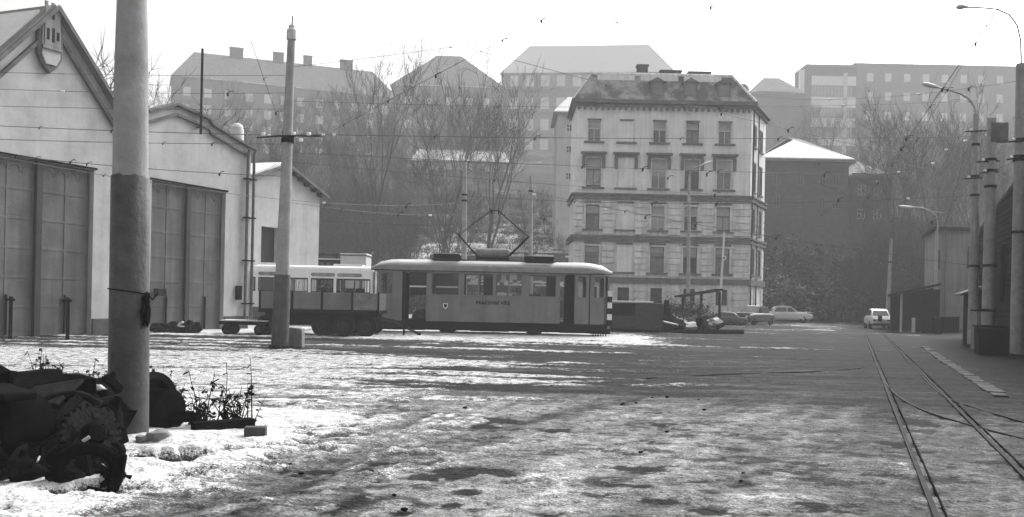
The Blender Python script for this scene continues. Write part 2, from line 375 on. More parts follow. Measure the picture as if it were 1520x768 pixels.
def groundmat(name,fine=9,hill=False):
    m=bpy.data.materials.new(name); m.use_nodes=True; t=m.node_tree;N=t.nodes;L=t.links;b=N['Principled BSDF']; b.inputs['Specular IOR Level'].default_value=.06
    a1=N.new('ShaderNodeAttribute'); a1.attribute_name='snow'; a2=N.new('ShaderNodeAttribute'); a2.attribute_name='tone'
    tc=N.new('ShaderNodeTexCoord')
    n=N.new('ShaderNodeTexNoise'); n.inputs['Scale'].default_value=fine; n.inputs['Detail'].default_value=9; n.inputs['Roughness'].default_value=.7; L.new(tc.outputs['Object'],n.inputs['Vector'])
    def mt(op,x,y,z=None):
        q=N.new('ShaderNodeMath'); q.operation=op
        for i,k in enumerate((x,y,z)):
            if k is None: continue
            if isinstance(k,(int,float)): q.inputs[i].default_value=k
            else: L.new(k,q.inputs[i])
        return q.outputs[0]
    mpn=N.new('ShaderNodeMapping'); mpn.inputs['Scale'].default_value=(1,1.25,1); mpn.inputs['Rotation'].default_value=(0,0,.06); L.new(tc.outputs['Object'],mpn.inputs[0])
    ns_=N.new('ShaderNodeTexNoise'); ns_.inputs['Scale'].default_value=fine*.45; ns_.inputs['Detail'].default_value=10; ns_.inputs['Roughness'].default_value=.75; L.new(mpn.outputs[0],ns_.inputs['Vector'])
    ng=N.new('ShaderNodeTexNoise'); ng.inputs['Scale'].default_value=fine*6; ng.inputs['Detail'].default_value=4; ng.inputs['Roughness'].default_value=.8; L.new(tc.outputs['Object'],ng.inputs['Vector'])
    sb=mt('SUBTRACT',ns_.outputs['Fac'],.5); sg=mt('SUBTRACT',ng.outputs['Fac'],.5)
    sub0=mt('SUBTRACT',n.outputs['Fac'],.5); sub1=mt('MULTIPLY_ADD',sb,1.1,mt('MULTIPLY',sub0,.8)); sub=mt('MULTIPLY_ADD',sg,1.5,sub1)
    ad=mt('MULTIPLY_ADD',sub,1.25,a1.outputs['Fac'])
    mr=N.new('ShaderNodeMapRange'); mr.interpolation_type='SMOOTHSTEP'; L.new(ad,mr.inputs[0]); mr.inputs[1].default_value=.36; mr.inputs[2].default_value=.72
    tn=mt('MULTIPLY_ADD',sub,3.6,1.0); tn=mt('MULTIPLY',tn,a2.outputs['Fac']); tn=mt('MAXIMUM',tn,.008)
    sn=mt('MULTIPLY_ADD',sub,.7,.47)
    mx=N.new('ShaderNodeMix'); mx.data_type='FLOAT'; L.new(mr.outputs[0],mx.inputs[0]); L.new(tn,mx.inputs[2]); L.new(sn,mx.inputs[3])
    L.new(mx.outputs[0],b.inputs['Base Color'])
    r=N.new('ShaderNodeMapRange'); L.new(mr.outputs[0],r.inputs[0]); r.inputs[3].default_value=.85; r.inputs[4].default_value=.9; L.new(r.outputs[0],b.inputs['Roughness'])
    bp=N.new('ShaderNodeBump'); bp.inputs['Strength'].default_value=.9; bp.inputs['Distance'].default_value=.05
    n5=N.new('ShaderNodeTexNoise'); n5.inputs['Scale'].default_value=fine*2.2; n5.inputs['Detail'].default_value=8; L.new(tc.outputs['Object'],n5.inputs['Vector'])
    L.new(n5.outputs['Fac'],bp.inputs['Height']); L.new(bp.outputs[0],b.inputs['Normal'])
    return m
M['yard']=groundmat('snowy_yard',7)
M['hillm']=groundmat('hill_earth',1.2)
tag(gridmesh('yard_ground',XX,YY,zz,M['yard'],{'snow':S_,'tone':T_}),kind='structure')
gx,gy=np.meshgrid(np.linspace(-420,420,60),np.linspace(-80,420,40))
tag(gridmesh('ground',gx,gy,gx*0-.06,M['yard'],{'snow':gx*0+.35,'tone':gx*0+.1}),kind='structure')
# ---------------------------------------------------------------- hill
def hillz(X,Y):
    X=np.asarray(X,float); Y=np.asarray(Y,float)
    s=Y-89; base=.285*np.clip(s,0,110)+.06*np.clip(s-110,0,200)
    base=base+ (fbm(X*.03,Y*.03,31)-.5)*6*sstep(0,30,s)
    # terraces on the middle of the slope
    k=np.clip(s,0,60)/6.0; ter=(np.floor(k)+sstep(.55,.95,k-np.floor(k)))*6*.285
    tm=sstep(-14,-6,X)*(1-sstep(12,18,X))*(1-sstep(50,60,s))*sstep(0,3,s)
    base=base*(1-tm)+(ter+.285*np.clip(s-60,0,50)+.06*np.clip(s-110,0,200))*tm
    return np.where(s>0,base-.2,-.6)
hx,hy=np.meshgrid(np.linspace(-260,260,400),np.linspace(86,400,260))
hz=hillz(hx,hy)
hs=fbm(hx*.08,hy*.5,41)*.8+fbm(hx*.5,hy*.5,42)*.5-.22-.6*sstep(112,150,hy)
hs=hs+ (.2+.45*sstep(122,108,hy)*(fbm(hx*.35,hy*1.2,47)>.42))*sstep(-15,-9,hx)*(1-sstep(12,18,hx))-.15*sstep(14,24,hx)*sstep(60,30,hx)
tag(gridmesh('hillside',hx,hy,hz,M['hillm'],{'snow':np.clip(hs,0,1),'tone':.02+.03*fbm(hx*.1,hy*.1,43)}),kind='structure')
def hz1(x,y): return float(hillz(x,y))
# ---------------------------------------------------------------- haze
hb=MB().bb(-430,430,-90,430,-1.2,95)
hm=bpy.data.materials.new('haze_air'); hm.use_nodes=True; N=hm.node_tree.nodes; N.remove(N['Principled BSDF'])
pv=N.new('ShaderNodeVolumePrincipled'); pv.inputs['Color'].default_value=(.97,.97,.97,1); pv.inputs['Density'].default_value=HAZE if 'HAZE' in globals() else 0.0013; pv.inputs['Anisotropy'].default_value=.0
hm.node_tree.links.new(pv.outputs[0],N['Material Output'].inputs['Volume'])
tag(hb.build('haze',hm),kind='stuff')
# ---------------------------------------------------------------- tracks
def railmesh(pts,w=.05,h=.03,z=.012):
    mb=MB(); n=len(pts); V=[]
    for i,p in enumerate(pts):
        a=pts[max(i-1,0)]; b=pts[min(i+1,n-1)]; t=(Vector((b.x-a.x,b.y-a.y,0))).normalized(); q=Vector((t.y,-t.x,0))
        for s_,zz_ in ((-w/2,z-h),(-w/2,z+h*.5),(w/2,z+h*.5),(w/2,z-h)):
            V.append((p.x+q.x*s_,p.y+q.y*s_,zz_))
    Fc=[]
    for i in range(n-1):
        for k in range(4): Fc.append((i*4+k,i*4+(k+1)%4,(i+1)*4+(k+1)%4,(i+1)*4+k))
    return mb.add(V,Fc)
def track(name,label,rails,group=None,lip=True):
    t=thing(name,label,'tram track',(rails[0][0].x,rails[0][0].y,0))
    for r in rails:
        (railmesh(r) if lip else railmesh(r,.035,.02,.008)).build('rail',M['steelrail'] if lip else M['rail2'],t,world=True)
        if not lip: continue
        a=[p+Vector((0.0,0,0)) for p in r]
        # guard lip beside the groove
        off=[]
        for i,p in enumerate(r):
            u=r[max(i-1,0)]; v=r[min(i+1,len(r)-1)]; d=(v-u).normalized(); off.append(p+Vector((d.y,-d.x,0))*.085)
        railmesh(off,.018,.02,.008).build('guard_lip',M['rust'],t,world=True)
    return t
trk_m=[[trk(s,-GA) for s in np.arange(-13,42,2.0)],[trk(s,GA) for s in np.arange(-13,42,2.0)]]
track('tram_track','straight grooved tram track running away on the right of the yard',trk_m)
track('tram_track','curved branch track leaving the right-hand track towards the right edge',[br1,br2],lip=False)
track('tram_track','faint single rail curving left across the dark yard from the right-hand track',[branchL],lip=False)
ty0,ty1=43.85,44.87
track('tram_track','level track under the parked work tram',[[Vector((x,ty0,.0)) for x in np.arange(-13,9,2.)],[Vector((x,ty1,.0)) for x in np.arange(-13,9,2.)]])
# slab path on the right
ps=smooth([G(1372,515),G(1400,535),G(1440,560),G(1487,590)],5)
mb=MB()
tot=[ps[0]]
for a,b in zip(ps[:-1],ps[1:]):
    k=max(1,int((b-a).length/.62))
    for i in range(k): tot.append(a+(b-a)*(i+1)/k)
for i in range(len(tot)-1):
    c=(tot[i]+tot[i+1])/2; d=tot[i+1]-tot[i]
    mb.box((c.x,c.y,.012+random.uniform(-.012,.012)),(d.length*random.uniform(.7,.93),random.uniform(.26,.36),.05),math.atan2(d.y,d.x)+random.uniform(-.03,.03))
tag(mb.build('slab_path',pmat('pale_slab',.06,.6,2,.9,.3),bevel=.01),kind='structure')
# ---------------------------------------------------------------- bare trees
def add_tube(V,Fc,p,q,r0,r1,n):
    d=(q-p); L_=d.length
    if L_<1e-5: return
    d/=L_; a=d.orthogonal().normalized(); b=d.cross(a); base=len(V)
    for P_,r in ((p,r0),(q,r1)):
        for k in range(n):
            an=2*math.pi*k/n; V.append(P_+(a*math.cos(an)+b*math.sin(an))*r)
    for k in range(n): Fc.append((base+k,base+(k+1)%n,base+n+(k+1)%n,base+n+k))
def tree_meshes(seed,height=12,spread=.55,trunk_frac=.3,lev=6,kids=(3,3,3,3,4),r=.2,up=.25,leaf=0):
    rnd=random.Random(seed); TV,TF,CV,CF=[],[],[],[]; LV,LF=[],[]
    def rv(s): return Vector((rnd.uniform(-1,1),rnd.uniform(-1,1),rnd.uniform(-1,1)))*s
    def grow(p,d,L_,rad,l):
        n=6 if l<2 else (4 if l<3 else 3); seg=3 if l<3 else 2; pts=[p]; ra=[rad]
        V,Fc=(TV,TF) if l==0 else (CV,CF)
        for i in range(seg):
            d=(d+rv(.16 if l<2 else .3)+Vector((0,0,up*.25))).normalized(); q=pts[-1]+d*L_/seg
            r1=rad*(1-(i+1)/seg*(.45 if l<lev-1 else .75)); add_tube(V,Fc,pts[-1],q,ra[-1],r1,n); pts.append(q); ra.append(r1)
        if l>=lev-1:
            if leaf:
                for _ in range(leaf):
                    c=pts[-1]+rv(.25); a=rv(.12); b=rv(.12); base=len(LV); LV.extend([c-a,c+b,c+a,c-b]); LF.append((base,base+1,base+2,base+3))
            return
        k=kids[min(l,len(kids)-1)]
        for j in range(k):
            f=rnd.uniform(.35,1) if j<k-1 else 1.0
            i=min(int(f*seg),seg-1); q=pts[i]+(pts[i+1]-pts[i])*(f*seg-i); rr=ra[i]+(ra[i+1]-ra[i])*(f*seg-i)
            ax=rv(1); ax=(ax-d*ax.dot(d)).normalized(); ang=spread*rnd.uniform(.6,1.35) if j<k-1 else .15
            nd=(d*math.cos(ang)+ax*math.sin(ang)+Vector((0,0,up*(.5 if l<2 else .15)))).normalized()
            grow(q,nd,L_*rnd.uniform(.55,.82) if l else height*.3*rnd.uniform(.8,1.1),max(rr*(.62 if j<k-1 else .85),.012),l+1)
    grow(Vector((0,0,-.3)),Vector((0,0,1)),height*trunk_frac,r,0)
    out=[]
    for nm,V,Fc,mt in (('trunk',TV,TF,M['bark']),('crown',CV,CF,M['twig'])):
        me=bpy.data.meshes.new(nm); 
        if nm=='crown' and LV:
            b=len(V); V=V+LV; Fc=Fc+[tuple(i+b for i in f) for f in LF]
        me.from_pydata([tuple(v) for v in V],[],Fc); me.materials.append(mt)
        if nm=='crown' and LV:
            me.materials.append(M['leaf']); mi=np.zeros(len(Fc),np.int32); mi[len(Fc)-len(LF):]=1; me.polygons.foreach_set('material_index',mi)
        out.append(me)
    return out
TM=[tree_meshes(101,13,.5,.3,7,(4,3,3,3,3,3),.19,.3),tree_meshes(102,11,.62,.22,7,(4,3,3,3,3,3),.17,.2),tree_meshes(103,15,.4,.3,7,(4,3,3,3,3,3),.2,.45),
    tree_meshes(104,10,.7,.2,7,(4,3,3,3,3,3),.16,.1),tree_meshes(105,12,.55,.25,7,(4,3,3,3,3,3),.15,.3)]
def tree(kind,loc,s=1,rz=0,label='bare winter tree in the hazy wood on the slope',group='bare trees on the hillside',name='bare_tree',sz=None):
    r=thing(name,label,'tree',loc,rz,group); r.scale=(s,s,sz or s)
    for nm,me in zip(('trunk','crown'),TM[kind]):
        o=bpy.data.objects.new(nm,me); COL.objects.link(o); o.parent=r
    return r
rt=random.Random(5)
def clear(px,Y):
    # keep the view to the houses on the slope open enough
    return True
npl=0
zones=[(235,600,95,215,120),(560,745,116,230,42),(600,700,96,104,3),(1135,1262,96,106,5),(1262,1530,92,225,115),(740,850,98,130,7),(1255,1400,80,92,10),(1080,1270,112,200,26)]
for a,b,y0,y1,n in zones:
    for i in range(n):
        px=rt.uniform(a,b); Y=y0+(y1-y0)*rt.random()**1.2; x=(px-760)/F*Y
        k=rt.randrange(5); s=rt.uniform(.65,1.0)
        if a==740: s*=.55
        if a==1135: s*=.5
        tree(k,(x,Y,hz1(x,Y)-.2),s,rt.uniform(0,6.28))
        npl+=1
def tree_at(px,Y,topy,kind,label,rz=0,sx=1.0):
    u,_=un(px,300); x=u/F*Y; z0=hz1(x,Y)-.2; top=ZY(px,topy,Y)
    hh=max(v.co.z for v in TM[kind][1].vertices); s=(top-z0)/hh
    return tree(kind,(x,Y,z0),s*sx,rz,label,'tall bare trees standing out of the wood',sz=s)
tree_at(548,112,50,2,'tall bare tree with bunched upright branches against the sky, left of the hillside roofs',0)
tree_at(655,104,55,4,'tall slender bare tree in front of the dark gable roof on the hill',1,.7)
tree_at(725,108,60,0,'tall wide bare tree in front of the left end of the many-windowed hillside block',2,.95)
tree_at(668,99,150,1,'dark bare tree forking low above the parked tram',2.4,.9)
tree_at(1340,96,98,0,'tall bare tree rising above the long roof at the right',3,1.0)
tree_at(1385,105,110,4,'slim bare tree behind the two street lamp heads on the right',.5,.8)
for px,Y,ty,k,lb in [(238,62,48,1,'forked bare tree standing up behind the depot roof, right of the big pole'),(150,66,40,3,'bare tree with drooping twigs left of the big foreground pole')]:
    u,_=un(px,300); x=u/F*Y; top=ZY(px,ty,Y); hh=max(v.co.z for v in TM[k][1].vertices); s=top/hh
    tree(k,(x,Y,0),s,1.3,lb,'bare trees behind the depot',sz=s)
# brush that nobody could count
def brush(name,n,zone,hgt,mat,seed,leafm=None,lf=0,wd=.022):
    rnd=random.Random(seed); V=[];Fc=[];mi=[]
    for i in range(n):
        px=rnd.uniform(zone[0],zone[1]); Y=zone[2]+(zone[3]-zone[2])*rnd.random(); x=(px-760)/F*Y; z=hz1(x,Y)-.05 if Y>88 else 0
        base=Vector((x,Y,z)); hh=hgt*rnd.uniform(.4,1.2)
        for k in range(7):
            d=Vector((rnd.gauss(0,.45),rnd.gauss(0,.45),1)).normalized(); p=base+Vector((rnd.gauss(0,.25),rnd.gauss(0,.25),0)); 
            for s in range(3):
                q=p+d*hh/3; w_=wd*(1-s*.25); a=Vector((w_,0,0)); b=len(V)
                V+= [p-a,p+a,q+a*.7,q-a*.7]; Fc.append((b,b+1,b+2,b+3)); mi.append(0)
                if s>0:
                    for _ in range(2):
                        d2=(d+Vector((rnd.gauss(0,.7),rnd.gauss(0,.7),rnd.gauss(0,.3)))).normalized(); q2=p+d2*hh*.3; b=len(V)
                        V+=[p-a*.5,p+a*.5,q2+a*.3,q2-a*.3]; Fc.append((b,b+1,b+2,b+3)); mi.append(0)
                p=q; d=(d+Vector((rnd.gauss(0,.2),rnd.gauss(0,.2),0))).normalized()
            for _ in range(lf):
                c=base+Vector((rnd.gauss(0,.5),rnd.gauss(0,.5),rnd.uniform(.15,1)*hh)); a=Vector((rnd.uniform(-1,1),rnd.uniform(-1,1),rnd.uniform(-1,1)))*.09; e=Vector((rnd.uniform(-1,1),rnd.uniform(-1,1),rnd.uniform(-1,1)))*.09
                b=len(V); V+=[c-a,c+e,c+a,c-e]; Fc.append((b,b+1,b+2,b+3)); mi.append(1)
    me=bpy.data.meshes.new(name); me.from_pydata([tuple(v) for v in V],[],Fc); me.materials.append(mat)
    if leafm: me.materials.append(leafm); me.polygons.foreach_set('material_index',mi)
    o=bpy.data.objects.new(name,me); COL.objects.link(o); FR[o]=Matrix(); return tag(o,kind='stuff')
b=brush('undergrowth',3300,(200,610,90,150),3.0,M['brush'],1,M['leafd'],1); tag(b,'twiggy brown undergrowth covering the slope behind the tram','undergrowth')
b=brush('undergrowth',800,(610,860,92,150),1.0,M['brush'],3,M['leafd'],1); tag(b,'twiggy undergrowth between the snowy terraces left of the apartment house','undergrowth')
b=brush('undergrowth',1800,(1100,1540,88,140),2.6,M['brush'],2,M['leafd'],1); tag(b,'twiggy dark undergrowth covering the slope on the right','undergrowth')
# ================================================================ tram depot
O=G(335,490); O2=G(0,503); dd=(O-O2).normalized(); DA=math.atan2(dd.y,dd.x)
def fac(px,py,o=O,d=None):
    d=d or dd; u,v=un(px,py); a=u/F
    t=(a*o.y-o.x)/(d.x-a*d.y); s=o.y+t*d.y
    return t,H+v/F*s
def tz(px,py): return fac(px,py)
dep=thing('tram_depot','pale plastered tram depot with two gabled halls and tall grey folding gates','depot',O,DA)
gz=tz(280,276)[1]; 
g1=(tz(0,250)[0]-3.2, tz(140,250)[0]); g2=(tz(225,300)[0],tz(335,300)[0])
g1=(2*tz(61,300)[0]-g1[1],g1[1])
xl=-22; xr=tz(371,300)[0]; zt=gz+.9
mb=MB(); mb.wall(xl,xr,-.3,zt,[(g1[0],g1[1],-.3,gz),(g2[0],g2[1],-.3,gz)],0,.35)
ap=tz(78,14); r1=tz(172,168); l1=(2*ap[0]-r1[0],r1[1])
k=(ap[1]-r1[1])/(r1[0]-ap[0]); zl=8.6 if False else r1[1]-k*.9
v1=(r1[0]+.9,zl); 
pg=[tz(218,168),tz(260,157),tz(308,178),tz(312,186),tz(368,220)]
L0=(l1[0]-.9,zl)
out=[(xl,zt),(xr,zt),(xr,pg[4][1]),pg[3],pg[2],pg[1],pg[0],(v1[0]+.05,pg[0][1]-.35),v1,ap,L0,(xl,L0[1])]
mb.quad(*[(x,0,z) for x,z in out])
mb.quad((xr,0,-.3),(xr,18,-.3),(xr,18,pg[4][1]),(xr,0,pg[4][1]))
mb.build('wall',M['plaster'],dep)
# plinth
for a,b in ((xl,g1[0]-.0),(g1[1],g2[0]),(g2[1],xr)): MB().bb(a+.02,b-.02,-.06,.02,0,.62).build('plinth',M['plinth'],dep,bevel=.02)
def slab_between(mb,a,b,y0,y1,th,lift=0):
    a=Vector((a[0],0,a[1])); b=Vector((b[0],0,b[1])); d=(b-a).normalized(); n=Vector((-d.z,0,d.x)); 
    if n.z<0: n=-n
    p=[a+n*lift,b+n*lift,b+n*(lift+th),a+n*(lift+th)]
    mb.prism([(q.x,q.z) for q in p],y0,y1)
# roofs
mb=MB(); slab_between(mb,(L0[0]-.3,L0[1]-.3*k),ap,-.28,22,.16); slab_between(mb,ap,(v1[0]+.2,v1[1]-.2*k),-.282,22,.16); rf=mb.build('roof',M['rooftile'],dep)
mb=MB(); slab_between(mb,(L0[0]+.2,L0[1]),(ap[0]-.3,ap[1]-.3*k),.1,22,.09,.165); mb.build('snow_layer',M['snow'],rf)
mb=MB(); slab_between(mb,(L0[0],L0[1]-.75),(ap[0],ap[1]-.75),-.14,.0,.13); slab_between(mb,(ap[0],ap[1]-.75),(v1[0],v1[1]-.75),-.142,-.002,.13); mb.build('gable_moulding',M['trim'],dep)
mb=MB(); slab_between(mb,(L0[0]-.3,L0[1]-.3*k-.05),(ap[0],ap[1]-.05),-.34,-.285,.14); slab_between(mb,(ap[0],ap[1]-.05),(v1[0]+.2,v1[1]-.2*k-.05),-.342,-.287,.14); mb.build('bargeboard',M['trim'],dep)
mb=MB()
for a,b in zip(pg[:-1],pg[1:]): slab_between(mb,a,b,-.2,.45,.1)
slab_between(mb,pg[4],(xr+.25,pg[4][1]-.05),-.2,.45,.1)
mb.build('coping',M['trim'],dep)
mb=MB(); q=[(x,z-.42) for x,z in pg]
for a,b in zip(q[:-1],q[1:]):
    slab_between(mb,a,b,-.13,-.0,.1)
mb.build('cornice',M['trim'],dep)
mb=MB().prism([(pg[0][0]-.5,zt),(xr-.1,zt),(xr-.1,pg[4][1]-.15),(pg[2][0],pg[2][1]-.5),(pg[1][0],pg[1][1]-.3),(pg[0][0]-.5,pg[0][1]-.4)],.3,20); mb.build('hall_roof',M['rooftile'],dep)
# gates
def gate_leaf(a,b):
    z1=gz-.02; mb=MB(); mb.bb(a,b,.2,.26,.05,z1)
    n=6; w_=b-a
    for i in range(n+1): 
        z=.05+(z1-.05)*i/n; mb.bb(a,b,.185,.2,max(.05,z-.05),min(z1,z+.05))
    for x in (a+.05,a+w_*.5,b-.05): mb.bb(x-.045,x+.045,.182,.2,.1,z1-.05)
    o=mb.build('gate_leaf',M['gate'],dep,bevel=.01)
    h=MB(); 
    zt_=z1-(z1-.05)/n
    for j in range(4):
        cx=a+w_*(j+.5)/4; r=w_/8*.85; zb=zt_+.55
        h.tube([(cx+r*math.cos(t),.19,zb+r*1.1*math.sin(t)-.0) for t in [math.pi*i/8 for i in range(9)]],.009,4)
    h.build('arched_moulding',M['gate'],o)
    return o
for g in (g1,g2):
    c=(g[0]+g[1])/2
    for a,b in ((g[0]+.03,c-.14),(c+.14,g[1]-.03)):
        o=gate_leaf(a,b)
        MB().bb((a+b)/2-.03,(a+b)/2+.03,.1,.16,.1,1.5).build('bolt',M['black'],o)
    MB().bb(c-.135,c+.135,.06,.3,.02,gz+.03).build('gate_post',M['gate_dark'],dep,bevel=.02)
    MB().bb(g[0]-.12,g[1]+.12,-.05,.12,gz+.005,gz+.075).build('gate_lintel',M['black'],dep)
# relief cartouche
cx0,_=tz(52,60); cx1,_=tz(89,60); zt0=tz(70,28)[1]; zb0=tz(70,110)[1]; cm=(cx0+cx1)/2; hw=(cx1-cx0)/2
def shield(s,zs=1):
    hgt=(zt0-zb0); return [(cm-hw*s,zb0+hgt*.3+(1-s)*.0),(cm-hw*s*.55,zb0+hgt*.12*(2-s)),(cm,zb0+(1-s)*hgt*.6),(cm+hw*s*.55,zb0+hgt*.12*(2-s)),(cm+hw*s,zb0+hgt*.3),(cm+hw*s,zt0-.3-(1-s)*.5),(cm+hw*s*.8,zt0-.05-(1-s)*.5),(cm-hw*s*.8,zt0-.05-(1-s)*.5),(cm-hw*s,zt0-.3-(1-s)*.5)]
rel=MB().prism(shield(1),-.16,-.005).build('relief_cartouche',M['trim'],dep,bevel=.04)
MB().prism(shield(.74),-.2,-.165).build('shield_field',M['plaster'],rel,bevel=.02)
mb=MB(); mb.bb(cm-.34,cm+.34,-.25,-.205,zb0+.95,zb0+2.35)
for dx in (-.28,0,.28): mb.bb(cm+dx-.07,cm+dx+.07,-.25,-.205,zb0+2.351,zb0+2.5)
mb.bb(cm-.42,cm+.42,-.27,-.205,zb0+.82,zb0+.949)
mb.build('tower_relief',M['plaster_grey'],rel,bevel=.015)
for dx,z0,z1 in ((-.2,1.15,1.55),(.02,1.1,1.6),(.22,1.2,1.5),(-.0,1.9,2.15),(-.22,1.9,2.05)): MB().bb(cm+dx-.05,cm+dx+.05,-.262,-.251,zb0+z0,zb0+z1).build('relief_opening',M['dark2'],rel)
# downpipes + conduit at the corner
for px,nm in ((364,'downpipe'),(373,'downpipe')):
    x=tz(px,300)[0]-.06
    z1=tz(px,222)[1]
    mb=MB().tube([(x,-.16,.3),(x,-.16,z1-.3),(x,-.25,z1)],.07,8)
    o=mb.build(nm,M['trim'],dep,smooth=True)
    br=MB()
    for z in (1.2,3.2,5.2,7.0): br.bb(x-.13,x+.13,-.24,-.02,z-.03,z+.03)
    br.build('bracket',M['black'],o)
x=tz(352,430)[0]; z=tz(352,434)[1]
MB().bb(x-.16,x+.12,-.2,-.01,z-.35,z+.3).build('switch_box',M['black'],dep,bevel=.02)
x,z=tz(237,434); MB().bb(x-.25,x+.25,-.15,.1,z-.15,z+.15).build('gate_lock_box',M['dark2'],dep,bevel=.02)
# vent behind the parapet corner
x,z=tz(366,188)
vt=MB().lathe([(0,z-1.2),(.32,z-1.2),(.32,z-.1),(.27,z+.05),(.12,z+.14),(0,z+.16)],Matrix.Translation((x+.2,.7,0)),16).build('roof_vent',M['offwhite'],dep,smooth=True)
MB().lathe([(.3,z+.0),(.26,z+.12),(.12,z+.21),(0,z+.23)],Matrix.Translation((x+.2,.7,0)),16).build('snow_cap',M['snow'],vt,smooth=True)
# mast on the facade
x,z0=tz(291,200); x2,z1=tz(293,73)
mb=MB().tube([(x,-.25,z0),(x,-.25,z1)],.055,6); mb.tube([(x,-.25,z0+.3),(x,0,z0+.3)],.04,5)
mb.build('roof_mast',M['dark2'],dep)
# --------- small gabled shed behind the depot
o2=P(417,440,53.); o2.z=0
A=fac(417,246,o2); B=fac(478,292,o2)
sh=thing('gabled_outbuilding','small pale gabled outbuilding with a snowy roof and black doorway behind the depot corner','outbuilding',o2,DA)
hwid=B[0]-.25; ze=B[1]+.05; zr=A[1]
d0,d1,dz=fac(388,340,o2)[0],fac(414,340,o2)[0],fac(400,337,o2)[1]
mb=MB(); mb.wall(-hwid,hwid,-.2,ze,[(d0,d1,-.2,dz)],0,.3); mb.quad((-hwid,0,ze),(hwid,0,ze),(0,0,zr-.15))
mb.quad((hwid,0,-.2),(hwid,9,-.2),(hwid,9,ze),(hwid,0,ze)); mb.quad((-hwid,0,-.2),(-hwid,9,-.2),(-hwid,9,ze),(-hwid,0,ze)); mb.build('wall',M['plaster'],sh)
MB().bb(d0-.02,d1+.02,.3,.35,0,dz).build('doorway',M['ink'],sh)
mb=MB(); slab_between(mb,(-hwid-.5,ze-.5*(zr-ze)/hwid),(0,zr),-.4,9,.14); slab_between(mb,(0,zr),(hwid+.5,ze-.5*(zr-ze)/hwid),-.402,9,.14); rf=mb.build('roof',M['trim'],sh)
mb=MB(); slab_between(mb,(-hwid-.45,ze-.4*(zr-ze)/hwid),(0,zr),-.3,9,.1,.143); slab_between(mb,(0.02,zr),(hwid+.45,ze-.4*(zr-ze)/hwid),-.3,9,.05,.143); mb.build('snow_layer',M['snow'],rf)
for i in range(5):
    t=.18+.17*i; xx=hwid*t*1.08; MB().box((xx,-.2,zr-(zr-ze)*t*1.08-.12),(.22,.34,.16),0,math.atan((zr-ze)/hwid)).build('purlin_end',M['dark2'],sh)
# ================================================================ apartment house
YA=80.; a0=P(850,440,YA); a0.z=0; W_=P(1110,440,YA).x-a0.x
def az(py,px=980): return ZY(px,py,YA)
def ax(px,py=300): return P(px,py,YA).x-a0.x
apt=thing('apartment_house','pale four-storey corner apartment house with mansard roof and five window columns behind the tram','apartment house',a0)
cols=[ax(p) for p in (880,928,977,1026,1074)]
rows=[(az(212),az(181),.55),(az(280),az(237),.62),(az(342),az(306),.58),(az(405),az(367),.60)]
zb=-.6; zc=az(158)
holes=[]
for j,(z0,z1,hw_) in enumerate(rows):
    for i,c in enumerate(cols):
        if i==1: continue
        holes.append((c-hw_,c+hw_,z0,z1))
base_h=[(c-.5,c+.5,az(452),az(428)) for c in cols]
zmid=az(294)
mb=MB(); mb.wall(0,W_,zmid,zc,[h for h in holes if h[2]>zmid],0,.28)
sd_=R(25); sv=Vector((math.sin(sd_),math.cos(sd_),0)); SL=6.8
def sidewall(mb,z0,z1):
    mb.quad((W_,0,z0),(W_+sv.x*SL,sv.y*SL,z0),(W_+sv.x*SL,sv.y*SL,z1),(W_,0,z1))
    mb.quad((0,0,z0),(0,0,z1),(0,SL,z1),(0,SL,z0))
    mb.quad((0,SL,z0),(0,SL,z1),(W_+sv.x*SL,sv.y*SL,z1),(W_+sv.x*SL,sv.y*SL,z0))
sidewall(mb,zmid,zc); mb.build('upper_wall',M['facade'],apt)
mb=MB(); mb.wall(0,W_,zb,zmid,[h for h in holes if h[2]<zmid]+base_h,0,.28); sidewall(mb,zb,zmid); mb.build('lower_wall',M['facade_low'],apt)
# rusticated courses on the two lower storeys
mb=MB()
def courses(z0,z1,hh):
    n=int((z1-z0)/hh)
    for k in range(n):
        za=z0+(z1-z0)*k/n+.07; zb_=z0+(z1-z0)*(k+1)/n-.05
        xs=[0.02]+[v for c in cols for v in (c-.85,c+.85)]+[W_-.02]
        for a,b in zip(xs[0::2],xs[1::2]): mb.bb(a,b,-.12,-.0,za,zb_)
        M2=Matrix.Translation((W_,0,0))@Matrix.Rotation(math.pi/2-sd_,4,'Z')
        s=MB()
        for a,b in ((.05,.7),(2.5,3.7),(5.6,6.6)): s.bb(a,b,-.07,0,za,zb_)
        s.xf(M2); mb.add(s.v,s.f)
courses(az(350),az(300),.52); courses(az(412),az(366),.52); courses(az(466),az(424),.55)
mb.build('rusticated_course',M['facade_low'],apt,bevel=.015)
def ring(mb,z0,z1,pr):
    p=pr; mb.prism([(-p,-p),(W_+p*.4+ (p/math.cos(sd_))*.5,-p),(W_+sv.x*SL+p*1.1,sv.y*SL-p*.2),(W_+sv.x*SL,sv.y*SL+p),(-p,SL+p)],z0,z1,'z')
for (ya,yb,pr,nm) in ((298,293,.22,'string_course'),(291.5,289,.3,'string_course'),(360,356,.2,'string_course'),(354,351,.27,'string_course'),(421,413,.2,'string_course'),(160,157,.2,'cornice'),(155.5,150,.42,'cornice')):
    m_=MB(); ring(m_,az(ya),az(yb),pr); m_.build(nm,M['stonetrim'],apt)
mb=MB(); 
for i in range(30): 
    x=.2+i*(W_-.4)/29; mb.bb(x-.09,x+.09,-.42,-.02,az(165),az(160.5))
mb.build('cornice_bracket',M['stonetrim'],apt)
rw=random.Random(3)
